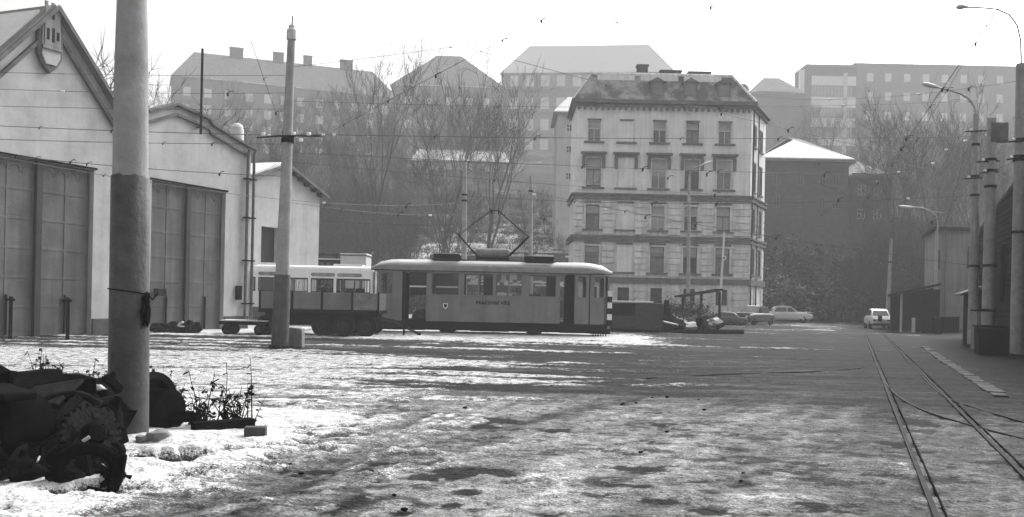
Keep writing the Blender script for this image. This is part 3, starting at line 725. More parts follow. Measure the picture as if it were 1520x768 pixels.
def window(x0,x1,z0,z1,y=.12,par=None,fm='stonetrim',pm='pane',tr=.62,blind=0):
    f=MB(); t=.06
    f.bb(x0,x0+t,y,y+.08,z0,z1); f.bb(x1-t,x1,y,y+.08,z0,z1); f.bb(x0+t,x1-t,y,y+.08,z0,z0+t); f.bb(x0+t,x1-t,y,y+.08,z1-t,z1)
    zt_=z0+(z1-z0)*tr; f.bb(x0+t,x1-t,y-.03,y+.08,zt_-.05,zt_+.05); f.bb((x0+x1)/2-.035,(x0+x1)/2+.035,y,y+.08,z0+t,zt_-.05)
    o=f.build('window',M[fm],par)
    MB().bb(x0+.01,x1-.01,y+.085,y+.1,z0,z1).build('pane',M[pm],o)
    if blind: MB().bb(x0+t,x1-t,y+.05,y+.08,z1-t-(z1-z0)*blind,z1-t).build('blind',M['blind'],o)
    return o
for j,(z0,z1,hw_) in enumerate(rows):
    for i,c in enumerate(cols):
        if i!=1: window(c-hw_,c+hw_,z0,z1,.14,apt,rw.choice(['offwhite','stonetrim']) if j<3 else 'stonetrim',rw.choice(['pane_pale','pane','pane_pale']) if j<2 else rw.choice(['pane','pane','pane_pale']),.62,rw.choice([0,.2,.34]) if (j==3) else rw.choice([.34,.36,.3,.55,.9 if j>=1 else .34]))
        else: MB().bb(c-hw_,c+hw_,-.02,-.003,z0,z1).build('blind_window',M['facade'],apt)
        # surround
        s=MB(); e=.16
        s.bb(c-hw_-e,c-hw_,-.06,-.004,z0,z1+e); s.bb(c+hw_,c+hw_+e,-.06,-.004,z0,z1+e)
        if j: s.bb(c-hw_-.001,c+hw_+.001,-.062,-.004,z1,z1+e)
        s.build('window_surround',M['facade_low'],apt)
        s=MB().bb(c-hw_-.32,c+hw_+.32,-.2,-.004,z0-.15,z0-.01); 
        s.build('window_sill',M['stonetrim'],apt)
        if j==1:
            h=MB(); h.bb(c-1.1,c+1.1,-.38,-.004,az(231),az(228)); h.bb(c-.95,c+.95,-.22,-.005,az(235),az(231.3)); h.bb(c-.98,c-.72,-.25,-.07,az(252),az(235.3)); h.bb(c+.72,c+.98,-.25,-.07,az(252),az(235.3))
            h.build('window_hood',M['stonetrim'],apt)
        elif j==0: MB().bb(c-hw_-.05,c+hw_+.05,-.1,-.005,z1+.0,z1+.14).build('window_head',M['stonetrim'],apt)
        elif j>=2:
            MB().bb(c-hw_-.1,c+hw_+.1,-.13,-.065,z1+.16,z1+.3).build('window_head',M['stonetrim'],apt)
for a,b,c,d in base_h: MB().bb(a,b,.2,.24,c,d).build('cellar_window',M['pane'],apt)
# side windows
M2=Matrix.Translation((W_,0,0))@Matrix.Rotation(math.pi/2-sd_,4,'Z')
for j,(z0,z1,hw_) in enumerate(rows):
    for c in (1.6,4.6):
        s=MB().bb(c-.5,c+.5,-.015,.0,z0,z1); s.xf(M2); o=s.build('side_window',M['pane'],apt)
        s=MB(); s.bb(c-.6,c-.5,-.06,-.003,z0,z1); s.bb(c+.5,c+.6,-.06,-.003,z0,z1); s.bb(c-.6,c+.6,-.06,-.003,z1,z1+.12); s.bb(c-.75,c+.75,-.15,-.003,z0-.14,z0); s.bb(c-.04,c+.04,-.05,-.016,z0,z1); s.xf(M2); s.build('frame',M['stonetrim'],o)
s=MB().tube([(.35,-.15,0),(.35,-.15,zc)],.07,6); s.tube([(2.9,-.12,0),(2.9,-.12,zc)],.06,6); s.xf(M2); s.build('downpipe',M['dark2'],apt)
# mansard
z0=az(149.5); z1=az(106); ix0,ix1=ax(876),ax(1088)
fo=[(-.3,-.3,z0),(W_+.3,-.3,z0),(W_+sv.x*SL+.3,sv.y*SL,z0),(-.45,SL+.3,z0)]; to=[(ix0,1.3,z1),(ix1,1.3,z1),(ix1+sv.x*4.2,5.2,z1),(ix0,5.2,z1)]
mb=MB().add(fo+to,[(0,1,5,4),(1,2,6,5),(2,3,7,6),(3,0,4,7),(4,5,6,7)]); mans=mb.build('mansard_roof',M['slate'],apt)
mb=MB(); 
for a,b in ((0,1),(1,2),(2,3),(3,0)): mb.tube([to[a],to[b]],.16,6)
mb.tube([fo[0],to[0]],.08,5); mb.tube([fo[1],to[1]],.12,5)
mb.build('roof_ridge',M['facade_low'],mans)
mb=MB(); 
for k in range(3):
    xx=ix0+.5+k*(ix1-ix0-1)/3; mb.bb(xx,xx+(ix1-ix0-1)/3-.5,1.0-.1,1.3,z1-.75,z1-.2)
mb.build('pale_band',M['facade'],mans)
for px in (972,1022,1071):
    x=ax(px); wz=az(133); yy=-.3+1.6*(wz-z0)/(z1-z0)
    d=MB(); d.bb(x-.55,x+.55,yy-.35,yy+.9,az(143),az(122)); d.prism([(x-.7,az(122)),(x+.7,az(122)),(x,az(115))],yy-.45,yy+1.2)
    o=d.build('dormer',M['stonetrim'],mans); MB().bb(x-.38,x+.38,yy-.38,yy-.352,az(141),az(125)).build('pane',M['pane_pale'],o)
for px,w2,t0,yy in ((957,.45,86,3),(1002,.9,92,3.4),(1045,.95,95,3)):
    x=ax(px); c=MB().bb(x-w2,x+w2,yy,yy+.8,z1-.3,az(t0)); c.bb(x-w2-.08,x+w2+.08,yy-.08,yy+.88,az(t0)+.01,az(t0)+.15); c.build('chimney',M['brick'],mans)
p=Vector((W_-.55,.9,0)); MB().lump((p.x,p.y,az(126)),(.5,.4,.42),3,8,.2).build('turret_cap',M['slate'],mans)
# ================================================================ houses on the slope
def block(name,label,pxl,pxr,Y,ybase,yeave,depth=10,rot=0,wall='plaster_far',roofm='rooftile',ridge=None,rows=[],cols=[],ww=12,win='pane_pale',frame='offwhite',snow=False,chim=[],hip=0,cat='house',sill=True,wh=None):
    o=P(pxl,440,Y); o.z=0; t=thing(name,label,cat,o,rot); Wd=P(pxr,440,Y).x-o.x; pm=(pxl+pxr)/2
    z0=min(ZY(pm,ybase,Y),hz1(o.x,Y)-1) ; z1=ZY(pm,yeave,Y); sc=Y/F; hs=[]
    for ry in rows:
        for cx_ in cols:
            x=(cx_-pxl)*sc; z=ZY(pm,ry,Y); hs.append((x-ww/2*sc,x+ww/2*sc,z-(wh or ww*1.25)/2*sc,z+(wh or ww*1.25)/2*sc))
    m_=MB().wall(0,Wd,z0,z1,hs,0,.3); m_.quad((0,0,z0),(0,0,z1),(0,depth,z1),(0,depth,z0)); m_.quad((Wd,0,z0),(Wd,depth,z0),(Wd,depth,z1),(Wd,0,z1)); m_.quad((0,depth,z0),(0,depth,z1),(Wd,depth,z1),(Wd,depth,z0)); m_.build('wall',M[wall],t)
    for h in hs:
        f=MB(); a,b,c,d=h; e=.09
        f.bb(a,a+e,.1,.16,c,d); f.bb(b-e,b,.1,.16,c,d); f.bb(a+e,b-e,.1,.16,c,c+e); f.bb(a+e,b-e,.1,.16,d-e,d); f.bb((a+b)/2-.04,(a+b)/2+.04,.1,.16,c+e,d-e); f.bb(a+e,(a+b)/2-.04,.1,.16,(c+d)/2,(c+d)/2+.07)
        w_=f.build('window',M[frame],t); MB().bb(a,b,.17,.2,c,d).build('pane',M[win],w_)
    if ridge is not None:
        zr=ZY(pm,ridge,Y+depth/2); ov=.5; y0,y1=-ov,depth+ov; x0,x1=-ov,Wd+ov; hp=hip
        V=[(x0,y0,z1),(x1,y0,z1),(x1,y1,z1),(x0,y1,z1),(x0+hp,depth/2,zr),(x1-hp,depth/2,zr),(x0,y0,z1-.25),(x1,y0,z1-.25),(x1,y1,z1-.25),(x0,y1,z1-.25)]
        r_=MB().add(V,[(0,1,5,4),(1,2,5),(2,3,4,5),(3,0,4),(0,6,7,1),(1,7,8,2),(2,8,9,3),(3,9,6,0),(6,9,8,7)]).build('roof',M[roofm],t)
        if snow: 
            g=.12; V=[(x0,y0,z1+g),(x1,y0,z1+g),(x1,y1,z1+g),(x0,y1,z1+g),(x0+hp,depth/2,zr+g),(x1-hp,depth/2,zr+g)]
            MB().add(V+[(x0,y0,z1+.01),(x1,y0,z1+.01)],[(0,1,5,4),(1,2,5),(2,3,4,5),(3,0,4),(6,7,1,0)]).build('snow_layer',M['snow'],r_)
        for cx_,wc,top in chim:
            x=(cx_-pxl)*sc; ztp=zr+2.2 if top is None else ZY(cx_,top,Y+depth/2); m_=MB().bb(x-wc*sc/2,x+wc*sc/2,depth/2-.6,depth/2+.6,zr-1.0,ztp); m_.bb(x-wc*sc/2-.12,x+wc*sc/2+.12,depth/2-.72,depth/2+.72,ztp+.005,ztp+.25); m_.build('chimney',M['brick'],r_)
        if not snow:
            s_=random.Random(int(pxl)); m_=MB()
            for i in range(9):
                a=s_.uniform(x0+.5,x1-4); b=min(x1-.3,a+s_.uniform(1.5,5)); m_.bb(a,b,y0+.03,y0+.5,z1+.02,z1+.30)
            m_.build('snow_patch',M['snow'],r_)
    else:
        m_=MB().bb(-.3,Wd+.3,-.3,depth+.3,z1+.004,z1+.5); m_.build('roof',M[roofm],t)
    return t
block('hillside_apartments','long hazy block with four chimneys along its roof, high on the left of the hill',250,590,250,260,116,12,R(22),'wall_hazy','rooftile',78,[137,162,187,214],[270,300,330,360,388,413,438,468,494,522,548,572],11,'white','white',False,[(343,20,None),(407,16,None),(453,13,None),(515,20,None)],6,'apartment block')
block('hillside_apartments','hazy block with a dark hipped roof, left of the many-windowed block',575,742,290,250,128,16,R(3),'wall_hazy','rooftile',82,[150,185],[600,630,660,690,715],10,'white','white',False,[],14,'apartment block')
hosp=block('hillside_institute','huge hazy block with rows of pale windows and a snowy roof behind the apartment house',738,990,290,262,112,16,R(-7),'plaster_grey','rooftile',72,[123,156,188,217],[757,780,803,826,850,874,898,922],13,'white','offwhite',True,[],8,'institution',wh=17)
m_=MB().bb(-.3,52.4,-.35,-.02,ZY(840,140,290),ZY(840,135,290)); m_.bb(-.3,52.4,-.25,-.02,ZY(840,172,290),ZY(840,169,290)); m_.build('string_course',M['stonetrim'],hosp)
block('neighbour_house','pale house with small windows and snowy roof squeezed against the left of the apartment house',822,880,118,300,168,9,0,'plaster_far','rooftile',146,[190,222,262],[840],9,'pane','offwhite',True,[],2)
block('low_terrace_building','long low white-walled building half hidden by trees on the upper terrace',610,748,168,275,240,7,R(2),'plaster_far','rooftile',224,[255],[625,650,690,712,733],10,'pane','offwhite',True,[],1)
block('hillside_house','dark-walled house under a bright snow-covered roof, right of the apartment house',1128,1256,108,345,237,11,0,'brick','rooftile',207,[266,300],[1150,1185,1218,1238],10,'pane','trim',True,[],6,wh=18)
block('hillside_house','narrow dark house with a small bay beside the snow-roofed house on the right',1258,1318,112,345,262,9,0,'brick','rooftile',240,[282,318],[1276,1300],12,'pane','offwhite',False,[],3)
block('hillside_house','hazy grey house with a plain roof between the apartment house and the white-banded block',1108,1188,270,230,138,14,0,'brick','rooftile',116,[160,185],[1130,1155],9,'pane','trim',False,[],6)
block('long_hillside_block','very long flat-topped hazy block on the skyline at the right',1262,1640,300,225,100,14,0,'wall_hazy','trim',None,[118,146,175],[1285,1312,1340,1368,1396,1424,1450,1478,1506],10,'white','white',False,[],0,'apartment block')
# modern banded block
YB=290.; o=P(1190,440,YB); o.z=0; t=thing('modern_block','modern hazy block with alternating white and dark window bands on the skyline','office block',o,0)
Wd=P(1265,440,YB).x-o.x; zz_=lambda y: ZY(1225,y,YB)
MB().bb(0,Wd,.1,12,zz_(260),zz_(100)).build('wall',M['brick'],t)
MB().bb(-.2,Wd+.2,-.1,12.1,zz_(100)+.004,zz_(96)).build('roof',M['trim'],t)
sc=YB/F
for ya,yb in ((113,127),(144,160),(175,189),(204,216)):
    MB().bb(8*sc,Wd-1*sc,-.1,.096,zz_(yb),zz_(ya)).build('spandrel_band',M['white'],t)
for ya,yb in ((128,143),(161,174),(190,203)):
    for k in range(6):
        x0=(9+k*10)*sc; f=MB(); x1=x0+9*sc; e=.1; a,b=zz_(yb)+.05,zz_(ya)-.05
        f.bb(x0,x0+e,.0,.09,a,b); f.bb(x1-e,x1,.0,.09,a,b); f.bb((x0+x1)/2-.05,(x0+x1)/2+.05,.0,.09,a,b)
        w_=f.build('window',M['offwhite'],t); MB().bb(x0+e,x1-e,.04,.08,a,b).build('pane',M['pane_pale'],w_)
MB().bb(55*sc,61*sc,-.3,-.11,zz_(230),zz_(108)).build('stair_mullion',M['offwhite'],t)
MB().bb(-9*sc,-2.5*sc,0,1.5,zz_(230),zz_(104)).build('white_chimney',M['white'],t)
# far rooftop chimney on the right
# terraces: retaining walls with snow on top
for i,(pxa,pxb,Y,py) in enumerate([(470,800,93.,330),(690,850,94.,322),(700,852,97.5,306),(720,852,101,297),(600,700,99,322),(610,690,95,336),(640,850,106,288),(700,850,111,278),(560,680,104,300),(1150,1260,92,380),(1255,1330,90,345)]):
    a=P(pxa,py,Y);b=P(pxb,py,Y); zb_=min(hz1(a.x,Y),hz1(b.x,Y))-.5; zt_=a.z+.0
    lb=['long low garden wall capped with snow running behind the gabled outbuilding and tram','lowest snow-capped terrace wall on the slope left of the apartment house','middle snow-capped terrace wall on the slope left of the apartment house','top snow-capped terrace wall on the slope left of the apartment house','short snow-capped wall under the forked dark tree','low snow-capped wall just above the tram roof, left of the pantograph','long snow-capped wall high on the terraced slope','uppermost snow-capped wall on the terraced slope','short snow-capped wall on the slope left of the forked dark tree','snow-capped retaining wall below the snow-roofed house','short low retaining wall below the narrow dark house'][i]
    t=thing('retaining_wall',lb,'wall',(a.x,Y,0),0,'snow-capped walls on the slope')
    z_=max(min(zt_, zb_+2.2),zb_+1.2)
    z_=zt_ if abs(zt_-zb_)<4 else z_
    MB().bb(0,b.x-a.x,0,.4,zb_-1,z_).build('wall',M['brick'],t)
    s_=MB(); n=24; L_=b.x-a.x
    for k in range(n):
        if random.random()<.22: continue
        s_.bb(L_*k/n,L_*(k+1)/n,-.05-random.random()*.1,.45,z_+.004,z_+.12+random.random()*.22)
    s_.build('snow_cap',M['snow'],t)
# ================================================================ work tram
TY=43.2; SC=F/TY
def tx(px,py=440): return P(px,py,TY).x
def tzz(px,py): return P(px,py,TY).z
x0=tx(552,400); LT=tx(907,400)-x0
tram=thing('work_tram','boxy grey work tram with snowy roof and raised pantograph, parked across the yard','tram',(x0,TY,0))
def X(px): return tx(px,440)-x0
zr=tzz(740,388); ze=tzz(740,403); zw1=tzz(740,407); zw0=tzz(740,439.5); zs=tzz(740,479); WD=2.2
sd0,sd1=X(633),X(831)   # saloon
dl0,dl1=X(598),sd0; dr0,dr1=sd1,X(851)
wins=[(X(640),X(681)),(X(688),X(709.5)),(X(710.5),X(732)),(X(735.5),X(754.5)),(X(755.5),X(775)),(X(784),X(826))]
zf=zs-.02
for yy,out in ((0,-1),(WD,1)):
    hs=[(a,b,zw0,zw1) for a,b in wins]
    b_=MB().wall(sd0,sd1,zs,ze,hs,yy,.05*(-out)); o=b_.build('side_panel',M['tram'],tram)
    # sill rail and gutter
    MB().bb(sd0,sd1,yy+out*.0-.03*(out<0),yy+.03*(out>0),zw0-.09,zw0-.045).build('sill_rail',M['tramframe'],tram)
    for a,b in wins:
        f=MB(); e=.022; y=yy-out*.02
        f.bb(a,a+e,y-.02,y+.02,zw0,zw1);f.bb(b-e,b,y-.02,y+.02,zw0,zw1);f.bb(a+e,b-e,y-.02,y+.02,zw0,zw0+e);f.bb(a+e,b-e,y-.02,y+.02,zw1-e,zw1)
        w_=f.build('window',M['tramframe'],tram); MB().bb(a+e,b-e,y-.005,y+.005,zw0+e,zw1-e).build('pane',M['glass'],w_)
    # platform sides
    for (a,b,wa,wb) in ((0.25,X(598),X(566),X(585)),(X(851),LT-.3,X(880),X(897)),(X(851),LT-.3,X(856),X(871))):
        if a>3 and wa<X(875): continue
    pl=MB().wall(.28,X(597),zs-.0,ze,[(X(564),X(583),zw0-.02,zw1-.02)],yy,.05*(-out)); pl.build('platform_side',M['tram'],tram)
    pr=MB().wall(X(853),LT-.3,zs,ze,[(X(857),X(871),zw0-.02,zw1-.02),(X(881),X(898),zw0-.02,zw1-.02)],yy,.05*(-out)); pr.build('platform_side',M['tram'],tram)
    for a,b in ((X(564),X(583)),(X(857),X(871)),(X(881),X(898))):
        f=MB(); e=.03; y=yy-out*.02; c,d=zw0-.02,zw1-.02
        f.bb(a,a+e,y-.02,y+.02,c,d);f.bb(b-e,b,y-.02,y+.02,c,d);f.bb(a+e,b-e,y-.02,y+.02,c,c+e);f.bb(a+e,b-e,y-.02,y+.02,d-e,d)
        w_=f.build('window',M['tramframe'],tram); MB().bb(a+e,b-e,y-.005,y+.005,c+e,d-e).build('pane',M['glass'],w_)
    # door jambs + lintels + half folded doors
    for a,b,fl in ((X(597),sd0,0),(sd1,X(853),1)):
        MB().bb(a,b,min(yy,yy-out*.05),max(yy,yy-out*.05),tzz(740,405.5),ze).build('door_lintel',M['tram'],tram)
        if fl:
            d=MB(); d.bb(X(843),X(852),yy-out*.06-.02,yy-out*.06+.02,zs-.1,ze-.1)
            d.bb(X(841),X(843),yy-out*.36,yy-out*.06,zs-.1,ze-.1); d.build('folded_door',M['black'],tram)
        else:
            d=MB(); d.bb(X(592.5)+.02,X(600),yy-out*.09-.02,yy-out*.09+.02,zs-.1,ze-.1); d.build('folded_door',M['black'],tram)
    MB().bb(X(874.5),X(876),min(yy,yy+out*.02),max(yy,yy+out*.02),zs,ze-.05).build('door_seam',M['black'],tram)
# ends: rounded front with windows
def endcap(xe,sgn,nm):
    ys_=[0,.25,.7,1.5,1.95,WD]; dxs=[-.28,-.08,0,0,-.08,-.28]
    if True:
        m_=MB(); g=[]
        for i in range(5):
            a=(xe+sgn*dxs[i],ys_[i]); b=(xe+sgn*dxs[i+1],ys_[i+1])
            m_.quad((a[0],a[1],zs),(b[0],b[1],zs),(b[0],b[1],zw0),(a[0],a[1],zw0)); m_.quad((a[0],a[1],zw1),(b[0],b[1],zw1),(b[0],b[1],ze),(a[0],a[1],ze))
            g.append((a,b))
        for k in (0,1,2,3,4,5):
            m_.bb(xe+sgn*dxs[k]-.03,xe+sgn*dxs[k]+.03,ys_[k]-.03,ys_[k]+.03,zw0,zw1)
        o=m_.build('end_wall',M['tram'],tram)
        for a,b in g: MB().quad((a[0],a[1],zw0),(b[0],b[1],zw0),(b[0],b[1],zw1),(a[0],a[1],zw1)).build('end_pane',M['glass'],o)
    return o
endcap(0,-1,''); er=endcap(LT,1,'')
# warning stripes on the right corner
zA,zB=tzz(905,432),tzz(905,484)
m_=MB()
for k in range(6):
    z=zA+(zB-zA)*(k+.5)/6; m_.mi=k%2
    m_.box((LT-.02,.12,z),(.20,.28,abs(zA-zB)/6*1.001),0)
m_.build('striped_bumper_plate',[M['white'],M['black']],tram)
# roof
ns=14; nl=26; V=[];Fc=[]
for i in range(nl+1):
    t=i/nl; x=-.12+(LT+.24)*t; e=min(t,1-t)*nl/3.2; k=math.sin(min(1,e)*math.pi/2)**.7 if e<1 else 1
    for j in range(ns+1):
        a=math.pi*j/ns; cy=WD/2-math.cos(a)*(WD/2+.09)*(.55+.45*k); V.append((x,cy,ze-.03+(zr-ze+.0)*math.sin(a)**.55*(.35+.65*k)))
for i in range(nl):
    for j in range(ns): b=i*(ns+1)+j; Fc.append((b,b+1,b+ns+2,b+ns+1))
Fc.append(tuple(range(ns,-1,-1))); Fc.append(tuple(nl*(ns+1)+j for j in range(ns+1)))
roof=MB().add(V,Fc).build('roof',M['tramroof'],tram,smooth=True)
V2=[];F2=[]
for i in range(nl+1):
    for j in range(3,ns-2):
        v=V[i*(ns+1)+j]; e_=.07 if 0<i<nl and 3<j<ns-3 else -.03; V2.append((v[0],v[1],v[2]+e_+.02*noise.noise(Vector(v)*2)))
w2=ns-5
for i in range(nl):
    for j in range(w2-1): b=i*w2+j; F2.append((b,b+1,b+w2+1,b+w2))
MB().add(V2,F2).build('snow_layer',M['snow'],roof,smooth=True)
MB().bb(-.02,LT+.02,-.04,.0,ze-.06,ze-.02).build('gutter',M['dark'],tram)
# underframe
MB().bb(sd0-.05,sd1+.0,-.03,WD+.03,tzz(740,492),zs-.001).build('skirt',M['black'],tram)
MB().bb(.15,sd0-.06,.04,WD-.04,zs-.42,zs-.001).build('platform_floor',M['dark'],tram)
MB().bb(sd1+.01,LT-.12,.04,WD-.04,zs-.42,zs-.001).build('platform_floor',M['dark'],tram)
MB().bb(.3,LT-.3,.06,WD-.06,zs+.0,zs+.05).build('floor',M['dark'],tram)
MB().bb(X(590),X(634),-.12,.04,zs-.32,zs-.26).build('step',M['dark'],tram)
MB().bb(X(829),X(853),-.12,.04,zs-.32,zs-.26).build('step',M['dark'],tram)
for px in (664,794):
    for yy in (.45,1.55):
        c=X(px); MW=Matrix.Translation((c,yy,.36))@Matrix.Rotation(R(90),4,'X')
        MB().lathe([(0,-.07),(.34,-.07),(.38,-.05),(.38,.02),(.42,.03),(.42,.06),(0,.06)],MW,20).build('wheel',M['black'],tram,smooth=True)
MB().bb(X(700),X(757),-.01,.5,.16,.3).build('brake_beam',M['black'],tram)
# coupler and plough tines at the right end
MB().tube([(LT-.2,1.1,zs-.25),(LT+.35,1.1,zs-.3)],.06,8).build('coupler',M['black'],tram)
for k in range(6):
    MB().tube([(LT-.75+k*.11,.1,zs-.35),(LT-.78+k*.13,-.05,zs-.72)],[.035,.02],5).build('plough_tine',M['black'],tram)
MB().bb(LT-.9,LT+.02,.02,.2,zs-.44,zs-.3).build('plough_beam',M['black'],tram)
MB().tube([(X(612),-.1,zs-.62),(X(640),-.1,zs-.7),(X(655),.1,zs-.6)],.02,5).build('brake_hose',M['black'],tram)
# interior
MB().bb(sd0-.02,sd0+.04,.06,.7,zs,ze-.1).build('bulkhead',M['tramframe'],tram); MB().bb(sd0-.02,sd0+.04,1.5,WD-.06,zs,ze-.1).build('bulkhead',M['tramframe'],tram)
MB().bb(sd1-.04,sd1+.02,.06,.7,zs,ze-.1).build('bulkhead',M['tramframe'],tram); MB().bb(sd1-.04,sd1+.02,1.5,WD-.06,zs,ze-.1).build('bulkhead',M['tramframe'],tram)
MB().bb(X(716),X(731),1.2,2.0,zs,zw1-.1).build('equipment_cabinet',M['dark2'],tram,bevel=.02)
MB().bb(X(813),X(826),1.3,2.0,zs,zw1-.05).build('equipment_cabinet',M['dark'],tram,bevel=.02)
MB().bb(X(786),X(803),.5,1.2,zs,zw0+.12).build('driver_seat',M['black'],tram,bevel=.03)
for a,b,c,d in ((743.5,751,408,419),(756,767,408,415)):
    MB().bb(X(a),X(b),.035,.04,tzz(a,d),tzz(a,c)).build('paper_notice',M['paper'],tram)
MB().bb(X(774.5),X(777),.035,.04,tzz(775,418),tzz(775,408)).build('paper_notice',M['paper'],tram)
# emblem
ex,ez=X(661.5),tzz(661,454.5); 
em=MB().prism([(ex-.11,ez+.13),(ex+.11,ez+.13),(ex+.11,ez-.04),(ex,ez-.15),(ex-.11,ez-.04)],-.006,-.001).build('city_emblem',M['paper'],tram)
MB().prism([(ex-.07,ez+.09),(ex+.07,ez+.09),(ex+.07,ez-.02),(ex,ez-.09),(ex-.07,ez-.02)],-.009,-.0065).build('emblem_field',M['ink'],em)
def text(s,name,mat,parent,loc,rot,size,ext=.002,sx=1):
    c=bpy.data.curves.new(name,'FONT'); c.body=s; c.size=size; c.extrude=ext; c.align_x='CENTER'; c.align_y='CENTER'; c.space_character=1.28; c.offset=.014
    o=bpy.data.objects.new('tmp',c); COL.objects.link(o); bpy.context.view_layer.update()
    me=bpy.data.meshes.new_from_object(o.evaluated_get(bpy.context.evaluated_depsgraph_get())); COL.objects.unlink(o); bpy.data.objects.remove(o)
    me.name=name; me.materials.clear(); me.materials.append(mat); q=bpy.data.objects.new(name,me); COL.objects.link(q); q.parent=parent; q.location=loc; q.rotation_euler=rot; q.scale=(sx,1,1); FR[q]=FR.get(parent); return q
text('PRACOVNÍ VŮZ','side_lettering',M['ink'],tram,(X(732),-.004,tzz(732,450.3)),(R(90),0,0),.185,.002,.95)
# roof equipment
zt=zr+.1
def rbox(pa,pb,nm,ytop,ybot):
    a,b=X(pa),X(pb); z0_,z1_=tzz((pa+pb)/2,ybot),tzz((pa+pb)/2,ytop); m_=MB()
    m_.bb(a,b,.3,1.7,z1_-.16,z1_); m_.bb(a+.04,b-.04,.32,1.68,z1_-.34,z1_-.2); o=m_.build(nm,M['rust'],tram,bevel=.03)
    m_=MB(); 
    for x in (a+.05,(a+b)/2,b-.05): m_.bb(x-.03,x+.03,.34,1.66,z0_-.03,z1_-.19)
    m_.bb(a-.08,b+.08,.46,1.74,z0_+.06,z0_+.13); m_.build('mounting_frame',M['black'],o)
    MB().bb(a+.02,b-.02,.52,1.68,z1_+.002,z1_+.04).build('snow_layer',M['snow'],o); return o
rbox(641,681,'resistor_box',376.5,388); rbox(778,822,'resistor_box',380.5,392)
za=tzz(730,386.5)
MB().bb(X(681),X(778),.55,.63,za-.05,za+.03).build('roof_rail',M['dark2'],tram); MB().bb(X(681),X(778),1.55,1.63,za-.05,za+.03).build('roof_rail',M['dark2'],tram)
MB().bb(X(681),X(705),.64,1.54,za-.06,za+.0).build('roof_walkway_snow',M['snow'],tram); MB().bb(X(755),X(778),.64,1.54,za-.07,za-.01).build('roof_walkway_snow',M['snow'],tram)
c=Matrix.Translation((X(703),1.1,tzz(727,374.5)))@Matrix.Rotation(R(90),4,'Y'); Lb=X(756)-X(703)
MB().lathe([(0,0),(.15,.0),(.22,.08),(.22,Lb-.08),(.15,Lb),(0,Lb)],c,18).build('roof_drum',M['tramroof'],tram,smooth=True)
m_=MB(); 
for px in (706,732,753): m_.bb(X(px)-.05,X(px)+.05,.6,1.6,tzz(727,388),tzz(727,381))
m_.bb(X(706),X(753),.9,1.3,tzz(727,384),tzz(727,381)); m_.build('drum_cradle',M['black'],tram)
kL=(X(677),tzz(677,347)); kR=(X(783),tzz(783,350)); bL=(X(708),tzz(708,381)); bR=(X(752),tzz(752,381)); top=(X(731),tzz(731,309))
for nm,ps_,r in (('pantograph_lower_arm',(bL,kL),.042),('pantograph_lower_arm',(bR,kR),.042),('pantograph_upper_arm',(kL,(top[0]-.15,top[1])),.013),('pantograph_upper_arm',(kR,(top[0]+.15,top[1])),.013)):
    a,b=ps_; m_=MB()
    if 'lower' in nm:
        for y in (.62,1.58): m_.tube([(a[0],y,a[1]),(b[0],y+(.12 if y<1 else -.12),b[1])],r,6)
    else:
        for y in (.74,1.46): m_.tube([(a[0],y,a[1]),(b[0],1.1+(y-1.1)*.6,b[1])],r,6)
    m_.tube([(b[0],.74,b[1]),(b[0],1.46,b[1])],r,6) if 'lower' in nm else m_.tube([((a[0]+b[0])/2,.78,(a[1]+b[1])/2),((a[0]+b[0])/2,1.42,(a[1]+b[1])/2)],r*.8,5)
    m_.build(nm,M['black'],tram)
m_=MB(); 
for dx in (-.17,.17): m_.tube([(top[0]+dx,.35,top[1]-.12),(top[0]+dx,.55,top[1]+.03),(top[0]+dx,1.65,top[1]+.03),(top[0]+dx,1.85,top[1]-.12)],.025,6)
m_.bb(top[0]-.17,top[0]+.17,1.05,1.15,top[1]-.03,top[1]+.01)
m_.build('pantograph_collector',M['dark2'],tram)
# ================================================================ flat trailer
Yt=38.4
def q(px,py,Y=Yt): 
    p=P(px,py,Y); return p.x,p.z
tr=thing('flatbed_trailer','low dark flatbed trailer with wooden drop sides parked against the left end of the tram','trailer',(q(385,450)[0],Yt,0))
bx=q(385,450)[0]; 
def TX(px): return q(px,450)[0]-bx
zt_=q(470,434)[1]; zb_=q(470,460)[1]; Lb=TX(562)
edges=[TX(386),TX(434),TX(478),TX(523),TX(562)]
for i in range(4):
    a,b=edges[i]+.04,edges[i+1]-.04
    MB().bb(a,b,-.04,.0,zb_+.02,zt_).build('drop_side',M['tram'] if i!=3 else M['wood_light'],tr,bevel=.01)
    MB().bb(a,b,2.3,2.34,zb_+.02,zt_).build('drop_side',M['wood'],tr)
for e in edges: MB().bb(e-.035,e+.035,-.08,.02,zb_-.15,zt_+.03).build('side_stake',M['dark'],tr)
MB().bb(0,.05,0,2.3,zb_,zt_).build('end_board',M['wood'],tr); MB().bb(Lb-.05,Lb,.02,2.28,zb_,zt_).build('end_board',M['wood'],tr)
MB().bb(-.02,Lb+.05,-.05,2.35,zb_-.14,zb_+.0).build('bed',M['dark'],tr)
m_=MB(); m_.bb(.1,Lb-.1,.55,.68,zb_-.42,zb_-.141); m_.bb(.1,Lb-.1,1.62,1.75,zb_-.42,zb_-.141)
for k in range(6): m_.bb(.3+k*.85,.42+k*.85,.681,1.619,zb_-.38,zb_-.2)
m_.build('chassis',M['black'],tr)
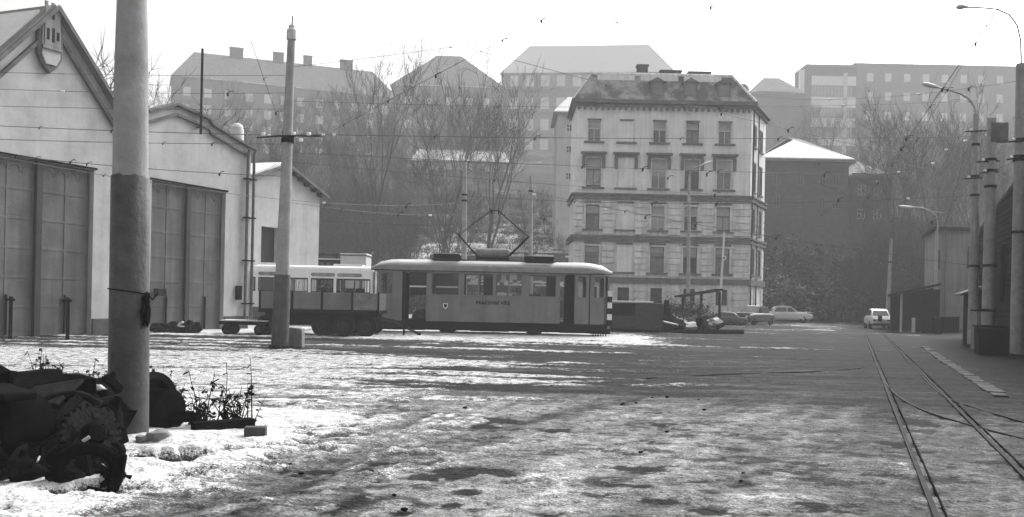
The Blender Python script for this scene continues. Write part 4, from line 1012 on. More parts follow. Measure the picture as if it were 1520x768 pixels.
def wheel(par,c,r,w_,axis='y',nm='wheel',rim=True):
    MW=Matrix.Translation(c)@Matrix.Rotation(R(90),4,'X')
    o=MB().lathe([(r*.55,-w_/2),(r*.88,-w_/2),(r,-w_*.3),(r,w_*.3),(r*.88,w_/2),(r*.55,w_/2)],MW,28).build(nm,M['rubber'],par,smooth=True)
    MB().lathe([(0,-w_*.1),(r*.2,-w_*.1),(r*.22,w_*.35),(r*.3,w_*.35),(r*.35,w_*.15),(r*.5,w_*.2),(r*.56,w_*.42),(r*.56,-w_*.4)],MW,24).build('rim',M['dark2'],o,smooth=True); return o
for px in (478,510,543):
    for y in (.2,2.1): wheel(tr,(TX(px),y,.45),.45,.24)
wheel(tr,(TX(395),.2,.42),.42,.22); wheel(tr,(TX(395),2.1,.42),.42,.22)
for px in (478,510,543,395): MB().tube([(TX(px),.3,.45),(TX(px),2.0,.45)],.06,8).build('axle',M['black'],tr)
m_=MB()
a=(TX(548),.3,zb_-.3); 
for y0_,y1_ in ((.5,1.05),(1.6,1.15)): m_.tube([(TX(545),y0_,zb_-.28),(TX(580),(y0_+y1_)/2,zb_-.42),(TX(617),y1_,.16)],.05,6)
m_.tube([(TX(560),.5,zb_-.32),(TX(560),1.6,zb_-.32)],.05,6); m_.tube([(TX(617),1.0,.16),(TX(620),1.2,.14)],.07,6)
m_.build('drawbar',M['dark2'],tr); MB().tube([(TX(597),.8,.5),(TX(597),.8,.1)],.04,6).build('support_leg',M['black'],tr)
MB().bb(TX(400),TX(470),.3,2.0,.45,zb_-.45).build('spare_wheel_locker',M['black'],tr,bevel=.04)
# low snow-topped platform left of the trailer
p=G(368,497); t=thing('low_trolley','low dark flat trolley with a thin snow line on its deck at the depot corner','trolley',(p.x,p.y-.6,0))
MB().bb(-1.0,.9,0,1.2,.42,.56).build('deck',M['dark'],t); MB().bb(-.98,.88,.02,1.18,.561,.60).build('snow_layer',M['snow'],t)
for x in (-.7,.6):
    for y in (.1,1.1): wheel(t,(x,y,.22),.22,.12)
# ================================================================ bus
Yb=50.5
def bq(px,py): 
    p=P(px,py,Yb); return p.x,p.z
B0=bq(553,430)[0]-10.6
bus=thing('bus','white-topped bus with rounded windows parked behind the flatbed trailer','bus',(B0,Yb,0))
def BX(px): return bq(px,430)[0]-B0
zr_=bq(465,400)[1]; zwt=bq(465,413)[1]; zwb=bq(465,434)[1]; LBs=10.6; zfl=.5
ws=[(BX(553)-1.0,BX(553)-.12),(BX(499),BX(535)),(BX(461),BX(495)),(BX(421),BX(457)),(BX(383),BX(417)),(BX(345),BX(379)),(1.6,2.8),(.3,1.5)]
ws=[w_ for w_ in ws if w_[0]>0.1]
for yy,out in ((0,-1),(2.45,1)):
    m_=MB().wall(0,LBs,.0+.95,zr_-.0,[(a,b,zwb,zwt) for a,b in ws],yy,.06*(-out)); m_.build('side_wall',M['white'],bus)
    for a,b in ws:
        f=MB(); e=.05; y=yy-out*.03
        f.bb(a,a+e,y-.02,y+.02,zwb,zwt);f.bb(b-e,b,y-.02,y+.02,zwb,zwt);f.bb(a+e,b-e,y-.02,y+.02,zwb,zwb+e);f.bb(a+e,b-e,y-.02,y+.02,zwt-e,zwt)
        w_=f.build('window',M['black'],bus); MB().bb(a+e,b-e,y-.005,y+.005,zwb+e,zwt-e).build('pane',M['glass'],w_)
    MB().bb(0.02,LBs-.02,min(yy,yy-out*.05)+out*.02,max(yy,yy-out*.05)+out*.02,.35,.94).build('skirt',M['cardark'],bus)
for k,(pa,pb) in enumerate(((461,497),(500,537),(383,420))):
    a,b=BX(pa),BX(pb); z0_,z1_=bq(465,410.5)[1],bq(465,405)[1]; r_=(z1_-z0_)/2
    pts=[(a+r_-r_*math.sin(t),(z0_+z1_)/2-r_*math.cos(t)) for t in [math.pi*i/6 for i in range(7)]]+[(b-r_+r_*math.sin(t),(z0_+z1_)/2+r_*math.cos(t)) for t in [math.pi*i/6 for i in range(7)]]
    MB().prism(pts,-.02,-.003).build('roof_light',M['plaster_grey'],bus)
MB().prism([(0,zr_-.001),(2.45,zr_-.001),(2.35,zr_+.12),(1.8,zr_+.22),(.65,zr_+.22),(.1,zr_+.12)],0,LBs,'x').build('roof',M['snow'],bus)
for xx in (0,LBs): MB().bb(xx-.03,xx+.03,.0,2.45,.4,zr_).build('end_wall',M['white'],bus)
MB().bb(.1,LBs-.1,.1,2.35,.55,.65).build('floor',M['dark'],bus)
for pa in (433,443,452): 
    a=BX(pa); MB().tube([(a-.12,.5,zwb-.2),(a-.12,.5,zwt-.2),(a-.07,.5,zwt-.08),(a+.07,.5,zwt-.08),(a+.12,.5,zwt-.2),(a+.12,.5,zwb-.2)],.025,5).build('seat_frame',M['white'],bus)
for pa in (470,487,510,525): MB().bb(BX(pa),BX(pa)+.4,.5,1.3,.65,zwb+.25).build('seat',M['dark'],bus,bevel=.05)
for pa in (430,520): 
    for y in (.15,2.3): wheel(bus,(BX(pa)-(0 if pa==430 else -.2),y,.48),.48,.25)
for pa in (512,392): MB().bb(BX(pa)-.8,BX(pa)+.8,.8,1.7,zr_+.221,zr_+.33).build('roof_hatch',M['white'],bus,bevel=.03)
# dark snowy flat wagon and pale cabin behind the bus
t=thing('tool_wagon','dark open-framed wagon with snow on its deck showing above the bus roof','wagon',(P(418,390,58).x,58,0))
Lw=P(505,390,58).x-P(418,390,58).x; z3,z2,z1=[ZY(460,y,58) for y in (378,385,399)]
MB().bb(0,Lw,0,2.4,z1-.1,z1+.2).build('deck',M['dark'],t); MB().bb(0,Lw,0,2.4,z2-.1,z2).build('roof_frame',M['dark'],t); MB().bb(0.02,Lw-.02,0.02,2.3,z2+.001,z2+.07).build('snow_layer',M['snow'],t)
for k in range(5): MB().bb(k*(Lw-.12)/4,k*(Lw-.12)/4+.12,-.02,.1,.3,z2-.11).build('post',M['dark2'],t)
for k in range(4): MB().bb(k*(Lw-.12)/4+.13,(k+1)*(Lw-.12)/4-.01,.05,.08,z1+.2,z2-.5).build('side_board',M['dark'],t)
MB().tube([(.6,.3,z3),(Lw,.3,z3+.03)],.05,6).build('top_rail',M['rust'],t); MB().tube([(.0,.25,z3-.3),(2.6,.3,z3+.1)],.04,6).build('top_rail',M['rust'],t)
for k in (.9,2.2,Lw-.3): MB().bb(k-.03,k+.03,.27,.33,z2+.07,z3).build('rail_post',M['rust'],t)
for x in (.8,Lw-.8): wheel(t,(x,.1,.45),.45,.2); wheel(t,(x,2.3,.45),.45,.2)
a=P(505,400,57.5); b=P(543,400,57.5)
t=thing('site_cabin','plain pale box cabin standing between the wagon and the left end of the tram','cabin',(a.x,57.5,0)); Wc=b.x-a.x; zc_=ZY(524,380,57.5)
MB().bb(0,Wc,0,2.2,.35,zc_).build('body',M['offwhite'],t,bevel=.02); MB().bb(-.05,Wc+.05,-.05,2.25,zc_+.001,zc_+.08).build('roof',M['trim'],t); MB().bb(-.02,Wc+.02,0,2.2,zc_+.081,zc_+.16).build('snow_layer',M['dirtysnow'],t)
for x in (.4,Wc-.4): MB().bb(x-.15,x+.15,.3,1.9,0,.349).build('support_block',M['dark'],t)
# covered lorry seen through the tram doorway
a=P(606,400,55); t=thing('covered_lorry','dark box lorry seen through the open left doorway of the tram','lorry',(a.x,55,0))
Wl=P(650,400,55).x-a.x; zl_=ZY(620,400,55); zl0=ZY(620,425,55)
MB().bb(0,Wl+1.5,0,2.3,zl0,zl_).build('box_body',M['dark'],t,bevel=.03); MB().bb(-.0,Wl+1.5,-.04,-.003,zl0-.06,zl0+.03).build('edge_strip',M['offwhite'],t)
MB().bb(.0,.07,-.04,-.004,zl0+.04,zl_).build('edge_strip',M['offwhite'],t)
MB().bb(.1,Wl+1.4,.3,2.0,zl0-.5,zl0-.001).build('chassis',M['black'],t)
for x in (.7,Wl+.9): wheel(t,(x,.15,.45),.45,.22); wheel(t,(x,2.15,.45),.45,.22)
# ================================================================ cars
def loft(mb,secs):
    n=len(secs[0]); V=[v for s in secs for v in s]; Fc=[]
    for i in range(len(secs)-1):
        for k in range(n): Fc.append((i*n+k,i*n+(k+1)%n,(i+1)*n+(k+1)%n,(i+1)*n+k))
    Fc.append(tuple(range(n))); Fc.append(tuple((len(secs)-1)*n+k for k in range(n-1,-1,-1))); return mb.add(V,Fc)
def car(name,label,loc,rz,L=4.1,W=1.6,Hh=1.4,paint='carpaint',rear_round=False,snow=True,boot=True):
    t=thing(name,label,'car',loc,rz); m_=MB(); w2=W/2
    # body x forward
    st=[(-L/2,.42,.72,.80),(-L/2+.12,.3,.84,.93),(-L*.28,.25,.90,.98),(0,.25,.92,1.0),(L*.2,.25,.92,1.0),(L/2-.5,.25,.88,.97),(L/2-.1,.3,.78,.92),(L/2,.42,.66,.80)]
    if rear_round: st[0]=(-L/2,.42,.70,.72); st[1]=(-L/2+.25,.3,.92,.9)
    secs=[]
    for x,zb_,zt_,k in st:
        a=w2*k; secs.append([(x,-a*.86,zb_),(x,-a,zb_+.12),(x,-a,zt_-.12),(x,-a*.9,zt_),(x,a*.9,zt_),(x,a,zt_-.12),(x,a,zb_+.12),(x,a*.86,zb_)])
    loft(m_,secs); body=m_.build('body',M[paint],t,smooth=True,bevel=.02)
    zt_=.9
    if rear_round: cab=[(-L*.40,zt_,.78,.05),(-L*.28,Hh-.12,.7,0),(-.1,Hh,.7,0),(L*.1,Hh-.04,.7,0),(L*.24,zt_,.8,.05)]
    else: cab=[(-L*.33,zt_,.82,0),(-L*.24,Hh-.06,.72,0),(-.1,Hh,.72,0),(L*.07,Hh-.04,.72,0),(L*.22,zt_,.84,0)]
    m_=MB(); secs=[]
    for x,z,k,_ in cab:
        z=max(z,zt_+.01); a=w2*k; b=w2*.9; secs.append([(x,-b,zt_-.04),(x,-a,z),(x,a,z),(x,b,zt_-.04)])
    loft(m_,secs); cb=m_.build('cabin',M[paint],t,smooth=True)
    # glass: side windows, front and rear screens as thin panels
    def ptx(x,z,side):
        f=(z-zt_+.04)/(Hh-zt_); return (x,side*(w2*.9-(w2*.18)*f+.012),z)
    for s in (-1,1):
        for xa,xb,xc,xd in ((-L*.27,-.08,-.08,-L*.215),(-.02,L*.165,L*.075,-.02)):
            g=MB().quad(ptx(xa,zt_+.05,s),ptx(xb,zt_+.05,s),ptx(xc,Hh-.13,s),ptx(xd,Hh-.13,s)); 
            g.build('side_window',M['pane'],t)
    def scr(p0,p1,nm):
        x0_,z0_=p0;x1_,z1_=p1; m_=MB().quad((x0_,-w2*.72,z0_),(x0_,w2*.72,z0_),(x1_,w2*.62,z1_),(x1_,-w2*.62,z1_)); m_.build(nm,M['pane_pale'] if snow else M['pane'],t)
    scr((cab[-1][0]-.06+.03,zt_+.06),(cab[-2][0]+.08+.03,Hh-.1),'windscreen'); 
    scr((cab[0][0]+.05-.03,zt_+.06),(cab[1][0]-.03-.02,Hh-.14),'rear_window')
    for s in (-1,1):
        for x in (-L*.31,L*.31): wheel(t,(x,s*(w2-.1),.3),.3,.17)
    MB().bb(L/2-.02,L/2+.08,-w2*.8,w2*.8,.38,.48).build('bumper',M['chrome'],t,bevel=.02); MB().bb(-L/2-.08,-L/2+.02,-w2*.85,w2*.85,.38,.48).build('bumper',M['chrome'],t,bevel=.02)
    for s in (-1,1):
        MW=Matrix.Translation((L/2+.0,s*w2*.6,.66))@Matrix.Rotation(R(90),4,'Y'); MB().lathe([(.09,-.02),(.09,.02),(.07,.035),(0,.04)],MW,12).build('headlight',M['porcelain'],t)
        MB().bb(-L/2-.02,-L/2+.05,s*w2*.62-.09,s*w2*.62+.09,.58,.68).build('tail_light',M['dark'],t)
    MB().bb(L/2-.03,L/2+.012,-w2*.5,w2*.5,.52,.72).build('grille',M['black'],t)
    if snow:
        a=[(-L*.22,Hh-.035),(-.1,Hh+.01),(L*.06,Hh-.03)]; m_=MB()
        for (xa,za),(xb,zb2) in zip(a[:-1],a[1:]): m_.quad((xa,-w2*.66,za+.02),(xb,-w2*.66,zb2+.02),(xb,w2*.66,zb2+.02),(xa,w2*.66,za+.02))
        m_.build('snow_layer',M['snow'],t); MB().bb(L*.25,L/2-.12,-w2*.8,w2*.8,.915,.945).build('bonnet_snow',M['snow'],t,bevel=.02)
    return t
p=G(1119,483.5); p=Vector((p.x/p.y*(p.y+1),p.y,0)); car('parked_car','parked saloon with a snow-covered bonnet, nose towards the yard, left of the pale saloon','x' and (p.x,p.y+1.0,0),R(200),4.1,1.6,1.45,'cardark'); bpy.data.objects['parked_car'].rotation_euler.z=R(228)
FRc=None
p=G(1167,479.5); p=Vector((p.x/p.y*(p.y+1),p.y,0)); c2=car('parked_car','pale saloon parked side-on, facing right, beside the snow-covered car',(p.x,p.y+1.0,0),R(-8),4.2,1.6,1.45,'carpaint',snow=True)
p=G(1302,489); p=Vector((p.x/p.y*(p.y+2),p.y,0)); c3=car('parked_car','small light rounded car seen from behind, parked before the open shed on the right',(p.x,p.y+2.0,0),R(77),3.9,1.5,1.45,'carpaint',rear_round=True,snow=False)
MB().bb(-2.08,-1.99,-.02,.26,.55,1.0).build('open_engine_grille',M['ink'],c3,bevel=.03)
p=G(1076,483); c4=car('wrecked_car','half-buried dark car body among the rubble near the apartment house corner',(p.x,p.y+.8,-.25),R(160),3.7,1.5,1.2,'cardark',snow=True)
# ================================================================ poles and lamps
def pole_pts(pxb,pyb,pxt,pyt,Y=None):
    b=G(pxb,pyb) if Y is None else P(pxb,pyb,Y)
    if Y is not None: b.z=0
    t=P(pxt,pyt,b.y); return b,t
def conc_pole(label,pxb,pyb,pxt,pyt,wb,wt,name='catenary_pole',group='catenary poles in the yard',n=12,Y=None,bands=(),foot=True,mat='pole',cat='pole'):
    b,t=pole_pts(pxb,pyb,pxt,pyt,Y); k=b.y/F
    th=thing(name,label,cat,b,0,group)
    MB().tube([(b.x,b.y,-.2),((b.x+t.x)/2,b.y,t.z/2),(t.x,b.y,t.z)],[wb*k/2,(wb+wt)/4*k,wt*k/2],n).build('shaft',M[mat],th,world=True,smooth=True)
    def at(py): f=(pyb-py)/(pyb-pyt); return Vector((b.x+(t.x-b.x)*f,b.y,t.z*f)),(wb+(wt-wb)*f)*k/2
    for py in bands:
        c,r=at(py); MB().lathe([(r-.01,-.05),(r+.035,-.05),(r+.035,.05),(r-.01,.05)],Matrix.Translation(c),14).build('clamp_band',M['black'],th,world=True)
    if foot: MB().lathe([(0,-.1),(wb*k/2*1.35,-.1),(wb*k/2*1.3,.09),(wb*k/2*1.05,.12)],Matrix.Translation((b.x,b.y,0)),14).build('foot',M['dark2'],th,world=True)
    return th,b,t,at
# big foreground pole: pale upper part, dark painted lower sleeve
b=G(190,657); k=b.y/F
bp=thing('foreground_pole','thick concrete pole close to the camera, dark lower half, standing in the scrap heap','pole',b)
zt_=P(196,-40,b.y).z; zs_=P(190,262,b.y).z; dx=(P(196,0,b.y).x-P(190,657,b.y).x)/P(196,0,b.y).z
MB().tube([(b.x+dx*zs_,b.y,zs_-.1),(b.x+dx*(zs_+1.2),b.y,zs_+1.2),(b.x+dx*zt_,b.y,zt_)],[.198,.188,.158],20).build('upper_shaft',M['pole'],bp,world=True,smooth=True)
MB().tube([(b.x,b.y,-.25),(b.x+dx*1.0,b.y,1.0),(b.x+dx*zs_,b.y,zs_-.02),(b.x+dx*zs_,b.y,zs_)],[.232,.226,.214,.2],20).build('painted_sleeve',M['pole_dark'],bp,world=True,smooth=True)
sl_=bp.children[-1] if False else [c_ for c_ in bp.children if c_.name.startswith('painted_sleeve')][0]
zm_=max(v.co.z for v in sl_.data.vertices)
for i_,v in enumerate(sl_.data.vertices):
    if v.co.z>zm_-.06: v.co.z+=.012*math.sin(i_*2.3)+.01*math.sin(i_*5.1)
zw=P(200,432,b.y).z; pts=[]
for i in range(21): a=math.pi*(1.05+.95*i/20); pts.append((b.x+dx*zw+.232*math.cos(a),b.y+.232*math.sin(a),zw+.02-.035*(i/20)**2*2))
pts+= [(b.x+.27,b.y-.05,zw-.10),(b.x+.33,b.y-.05,zw-.02)]
MB().tube(pts,.007,5).build('wire_tie',M['black'],bp,world=True)
MB().lump((b.x+.20,b.y-.06,zw-.22),(.035,.09,.17),5,10,.5,3).build('tar_patch',M['black'],bp,world=True,smooth='all')  # flat black lump painting the shade of a hollow in the pole
# second pole
p2,b2,t2,at2=conc_pole('tall slim pole with wire clamps and a dark base, beside a concrete stump',415,517,433,45,24,11,bands=(205,210))
m_=MB(); c,r=at2(500); c1,_=at2(408); 
MB().tube([(c.x,c.y,-.05),(c1.x,c1.y,c1.z)],[r*1.1,.245],14).build('painted_base',M['pole_dark'],p2,world=True,smooth=True)
MB().tube([(t2.x,t2.y,t2.z),(t2.x+.02,t2.y,t2.z+.45)],.02,5).build('finial_rod',M['dark2'],p2,world=True); MB().lathe([(0,0),(.16,0),(.16,.3),(.1,.34),(.1,.45),(0,.48)],Matrix.Translation((t2.x,t2.y,t2.z-.3)),12).build('pole_cap',M['offwhite'],p2,world=True)
c,_=at2(203); 
MB().tube([(c.x-.95,c.y-.1,c.z-.07),(c.x,c.y-.15,c.z),(c.x+1.1,c.y-.1,c.z+.02)],.025,5).build('cross_arm',M['black'],p2,world=True)
for dx_,dz in ((-.75,.05),(.22,.08),(.7,.08),(.45,-.12)): MB().lathe([(0,-.06),(.06,-.05),(.075,0),(.06,.05),(0,.06)],Matrix.Translation((c.x+dx_,c.y-.12,c.z+dz)),10).build('insulator',M['porcelain'],p2,world=True)
s=G(438,516); t=thing('concrete_stump','squat square concrete stump beside the base of the tall slim pole','bollard',s)
MB().prism([(-.27,0),(.27,0),(.25,.62),(-.22,.66)],-.2,.25).build('block',M['concrete'],t,bevel=.04)
# poles behind the tram
conc_pole('slender pale pole rising behind the left resistor box of the tram',688,495,690,241,10,6,Y=52,bands=(291,300),foot=False)
conc_pole('slender pale pole rising behind the right end of the tram pantograph',787,495,788,262,8,5,Y=56,bands=(285,),foot=False)
conc_pole('thin far pole next to the open shed behind the small rounded car',1317,470,1323,355,7,4,Y=72,bands=(385,),foot=False)
conc_pole('leaning thin pale post in the rubble near the apartment house corner',1067,470,1075,345,4,2.5,Y=70,foot=False,name='leaning_post',group=None,mat='white')
p=P(1075,383,69.9); t=tag(MB().lathe([(0,-.0),(.17,-.0),(.17,.02),(0,.02)],Matrix.Translation(p)@Matrix.Rotation(R(90),4,'X'),20).build('round_sign',M['white']),'small round white sign with a dark centre on the leaning post','sign')
MB().lathe([(0,.021),(.07,.021),(.07,.03),(0,.03)],Matrix.Translation(p)@Matrix.Rotation(R(90),4,'X'),16).build('dark_centre',M['ink'],t)
# right hand poles
pA=conc_pole('left pole of the right-hand row, carrying the street lamp on a curved arm',1444,515,1449,170,16,8,bands=(215,262,290,395))
pB=conc_pole('middle pole of the right-hand row, flat-topped and clamped with crossbars',1466,515,1472,176,19,13,bands=(236,252,275,390,455),Y=37.5)
pC=conc_pole('right pole of the right-hand row, extended by a thin tube and swan-neck lamp',1510,530,1516,95,21,14,bands=(208,233,238,345))
def lamp(th,pts,r,hd,mat='pole_thin',hl=.75,nm='lamp_arm'):
    MB().tube(pts,r,8).build(nm,M[mat],th,world=True,smooth=True)
    p=Vector(hd); m_=MB(); d=(Vector(pts[-1])-Vector(pts[-2])).normalized(); rot=math.atan2(-d.z,math.hypot(d.x,d.y)); yaw=math.atan2(d.y,d.x)
    Mx=Matrix.Translation(p)@Matrix.Rotation(yaw,4,'Z')@Matrix.Rotation(rot,4,'Y')@Matrix.Rotation(R(90),4,'Y')@Matrix.Diagonal((.55,1,1,1))
    m_.lathe([(0,-.05),(.05,-.05),(.07,.1),(.15,.3),(.17,hl*.75),(.1,hl*.95),(0,hl)],Mx,14)
    o=m_.build('lamp_head',M['white'],th,world=True,smooth=True)
    return o
def curve(pl,Y): return [P(x,y,Y) for x,y in pl]
YA_=pA[1].y
c=curve([(1449,172),(1446,158),(1438,147),(1425,139),(1408,134),(1396,131)],YA_); lamp(pA[0],c,.045,c[-1],hl=.85)
YC_=pC[1].y
c=curve([(1516,95),(1515,60),(1510,38),(1498,22),(1480,14),(1460,12),(1440,11)],YC_); lamp(pC[0],c,.03,c[-1],hl=.5)
for th,px,py,Y,ln in ((pB[0],1469,240,37.4,.5),(pB[0],1470,256,37.4,.4),(pA[0],1446,265,YA_-.15,.45),(pA[0],1450,195,YA_-.15,.5),(pC[0],1512,210,YC_-.2,.35),(pC[0],1508,236,YC_-.2,.3)):
    p=P(px,py,Y); MB().tube([(p.x-ln,p.y,p.z-.03),(p.x+ln*.8,p.y,p.z+.03)],.03,5).build('cross_arm',M['black'],th,world=True); MB().lathe([(0,-.05),(.06,-.03),(.06,.03),(0,.05)],Matrix.Translation((p.x-ln*.5,p.y,p.z+.06)),10).build('insulator',M['porcelain'],th,world=True)
p=P(1483,195,37.4); MB().bb(p.x-.35,p.x+.35,p.y-.1,p.y+.1,p.z-.45,p.z+.35).build('transformer_box',M['trim'],pB[0],world=True,bevel=.05)
# lamp by the apartment house
l1,b_,t_,_=conc_pole('street lamp with a pale short arm in front of the apartment house',1021,478,1023,262,6.5,4,name='street_lamp',group='street lamps',Y=68,foot=False,mat='pole_thin',cat='street lamp')
c=curve([(1023,262),(1025,254),(1032,249),(1040,246)],68); lamp(l1,c,.05,c[-1],hl=.9)
# ================================================================ right side buildings
YP=69.; a=P(1386,450,YP); a.z=0; Wp=P(1445,450,YP).x-a.x
pb=thing('plaster_building','narrow two-storey plastered building with dark eaves behind the open shed','building',a,R(0)); zt_=ZY(1415,343,YP)
SHEAR.add(pb); z_=lambda y:ZY(1415,y,YP); xx=lambda px:P(px,450,YP).x-a.x
m_=MB().wall(0,Wp+2,-.3,zt_,[(xx(1389),xx(1394),z_(400),z_(372)),(xx(1434),xx(1440),z_(398),z_(365))],0,.25); m_.quad((0,0,-.3),(0,9,-.3),(0,9,zt_),(0,0,zt_)); m_.build('wall',M['plaster_grey'],pb)
for p_,y_ in ((1389,1394),(1434,1440)):
    f=MB(); f.bb(xx(p_)+.02,xx(y_)-.02,.1,.16,z_(399),z_(373)); f.build('window',M['pane'],pb)
MB().bb(-.25,Wp+2.2,-.35,9,zt_+.003,zt_+.25).build('roof',M['dark'],pb)
MB().tube([(xx(1402),-.1,0),(xx(1402),-.1,zt_-.1)],.05,6).build('downpipe',M['trim'],pb)
MB().bb(.0,.25,-.08,-.002,z_(470),z_(345)).build('corner_pilaster',M['plaster'],pb)
# lamp on the building corner
c=curve([(1391,350),(1392,332),(1389,320),(1380,313),(1368,309),(1356,308)],YP-.6); 
l=thing('street_lamp','street lamp arm curving left from the corner of the narrow plastered building','street lamp',(c[0].x,c[0].y,0),0,'street lamps')
MB().tube([(c[0].x,c[0].y,0),c[0]],.08,8).build('post',M['pole_thin'],l,world=True); lamp(l,c,.06,c[-1],hl=1.1)
MB().tube(curve([(1380,314),(1400,316)],YP-.6),.03,5).build('bracket',M['pole_thin'],l,world=True)
# open shed
YS=61.; a=P(1326,480,YS); a.z=0
sh2=thing('open_shed','low dark open-fronted shed with a sloping roof and one pale post','shed',a,0)
SHEAR.add(sh2); xs=lambda px:P(px,450,YS).x-a.x; z_=lambda y,px=1360:ZY(px,y,YS)
V=[(xs(1322),-.4,z_(440,1322)),(xs(1396),-.4,z_(424,1396)),(xs(1396),5,z_(424,1396)),(xs(1322),5,z_(440,1322))]
m_=MB().add(V+[(x,y,z+.16) for x,y,z in V],[(0,1,2,3),(4,5,6,7),(0,1,5,4),(1,2,6,5),(2,3,7,6),(3,0,4,7)]); m_.build('roof',M['dark'],sh2)
MB().quad((0,4.8,-.2),(xs(1395),4.8,-.2),(xs(1395),4.8,z_(426,1395)),(0,4.8,z_(440,1326))).build('back_wall',M['siding'],sh2)
MB().bb(xs(1372),xs(1395),0,.1,-.1,z_(430,1390)).build('side_boarding',M['siding'],sh2)
for px,mt in ((1327,'siding'),(1338,'offwhite'),(1356,'siding'),(1372,'siding')): MB().bb(xs(px)-.07,xs(px)+.07,0,.14,0,z_(436,px)+.05).build('post',M[mt],sh2)
MB().bb(xs(1354),xs(1359),-.2,.1,0,.95).build('gatepost',M['offwhite'],sh2,bevel=.02)
for px0,px1,py,Y,lb in ((1386,1399,484,58,'dark metal bin at the right end of the open shed'),(1400,1424,483,60,'long low dark container against the plastered building')):
    a=P(px0,480,Y); b_=P(px1,480,Y); t=thing('storage_bin',lb,'bin',(a.x,Y,0)); SHEAR.add(t); w_=b_.x-a.x; MB().bb(0,w_,0,.9,.06,1.0).build('body',M['dark'],t,bevel=.03); MB().bb(-.04,w_+.04,-.05,.95,1.001,1.07).build('lid',M['dark2'],t,bevel=.01)
# tarred hall at the right edge
O3=Vector((0,0,0)); O3=G(1506,530)+Vector((.9,0,0)); d3=Vector((dirr.x,dirr.y,0)); A3=math.atan2(d3.y,d3.x)
hall=thing('tarred_hall','dark board-clad hall with a curved gable edge behind the poles at the right border','hall',O3,A3)
f3=lambda px,py: fac(px,py,O3,d3)
tN=f3(1600,500)[0]; t0=f3(1502,278); tF=f3(1453,347); tE=f3(1440,380)
ztop=t0[1]
poly=[(-14,-.1),(tF[0]+2,-.1),(tF[0]+2,tE[1]-.6),(tF[0],tF[1]),((tF[0]*2+t0[0])/3,(tF[1]*2+ztop)/3+.15),((tF[0]+t0[0]*2)/3,(tF[1]+ztop*2)/3+.1),(t0[0],ztop),(t0[0]-1,ztop+.12),(-14,ztop+.2)]
MB().prism(poly,-.1,-10).build('wall',M['siding'],hall)
bm=MB(); 
zz0=.3
while zz0<ztop+.1:
    # right end of each board where the gable cuts it
    if zz0<tE[1]-.6: xe=tF[0]+2
    elif zz0<tF[1]: xe=tF[0]+2*(tF[1]-zz0)/(tF[1]-tE[1]+.6)
    else: xe=t0[0]+(tF[0]-t0[0])*(ztop-zz0)/(ztop-tF[1])
    bm.box(((-14+xe)/2,-.07,zz0),(xe+14,.035,.17),0,0,R(12)); zz0+=.23
bm.build('board_cladding',M['siding'],hall)
e=MB()
ed=poly[2:]
for p_,q_ in zip(ed[:-1],ed[1:]): e.tube([(p_[0],.0,p_[1]),(q_[0],.0,q_[1])],.09,6)
e.build('verge_board',M['trim'],hall)
for px in (1488,1470):
    x,_=f3(px,440); MB().bb(x-.5,x+.5,-.04,.04,2.0,4.6).build('shutter',M['black'],hall)
# lean-to hut
a=G(1436,515)+Vector((0,.4,0)); k=a.y/F
h=thing('lean_to_hut','narrow dark hut with an overhanging sloping roof between the right-hand poles','hut',a,0); SHEAR.add(h); wh=P(1457,450,a.y).x-a.x; z1=ZY(1446,438,a.y); z2=ZY(1446,425,a.y)
MB().prism([(.25,0),(wh,0),(wh,z2-.1),(.25,z1)],0,2.2).build('wall',M['siding'],h)
MB().prism([(-.15,z1-.06),(wh+.1,z2-.1),(wh+.1,z2+.02),(-.15,z1+.06)],-.2,2.5).build('roof',M['trim'],h)
a=G(1462,529)+Vector((.05,.6,0)); t=thing('coal_box','large dark lidded box standing between the middle and right poles','box',a,0); SHEAR.add(t); wc=P(1503,500,a.y).x-a.x; zc_=ZY(1480,487,a.y)
MB().prism([(.05,0),(wc,0),(wc,zc_),(0,zc_-.02)],0,1.3).build('body',M['siding'],t,bevel=.02); MB().bb(-.05,wc+.05,-.06,1.4,zc_+.004,zc_+.07).build('lid',M['dark'],t)
a=P(1472,470,38.5); t=thing('crate','small pale-fronted crate showing above the dark lidded box','crate',(a.x-.3,38.5,0)); MB().bb(-.3,.35,0,.5,.0,ZY(1466,462,38.5)).build('body',M['plaster_grey'],t,bevel=.02); MB().bb(-.33,.38,-.02,.52,ZY(1466,462,38.5)+.002,ZY(1466,462,38.5)+.05).build('lid',M['dark'],t)
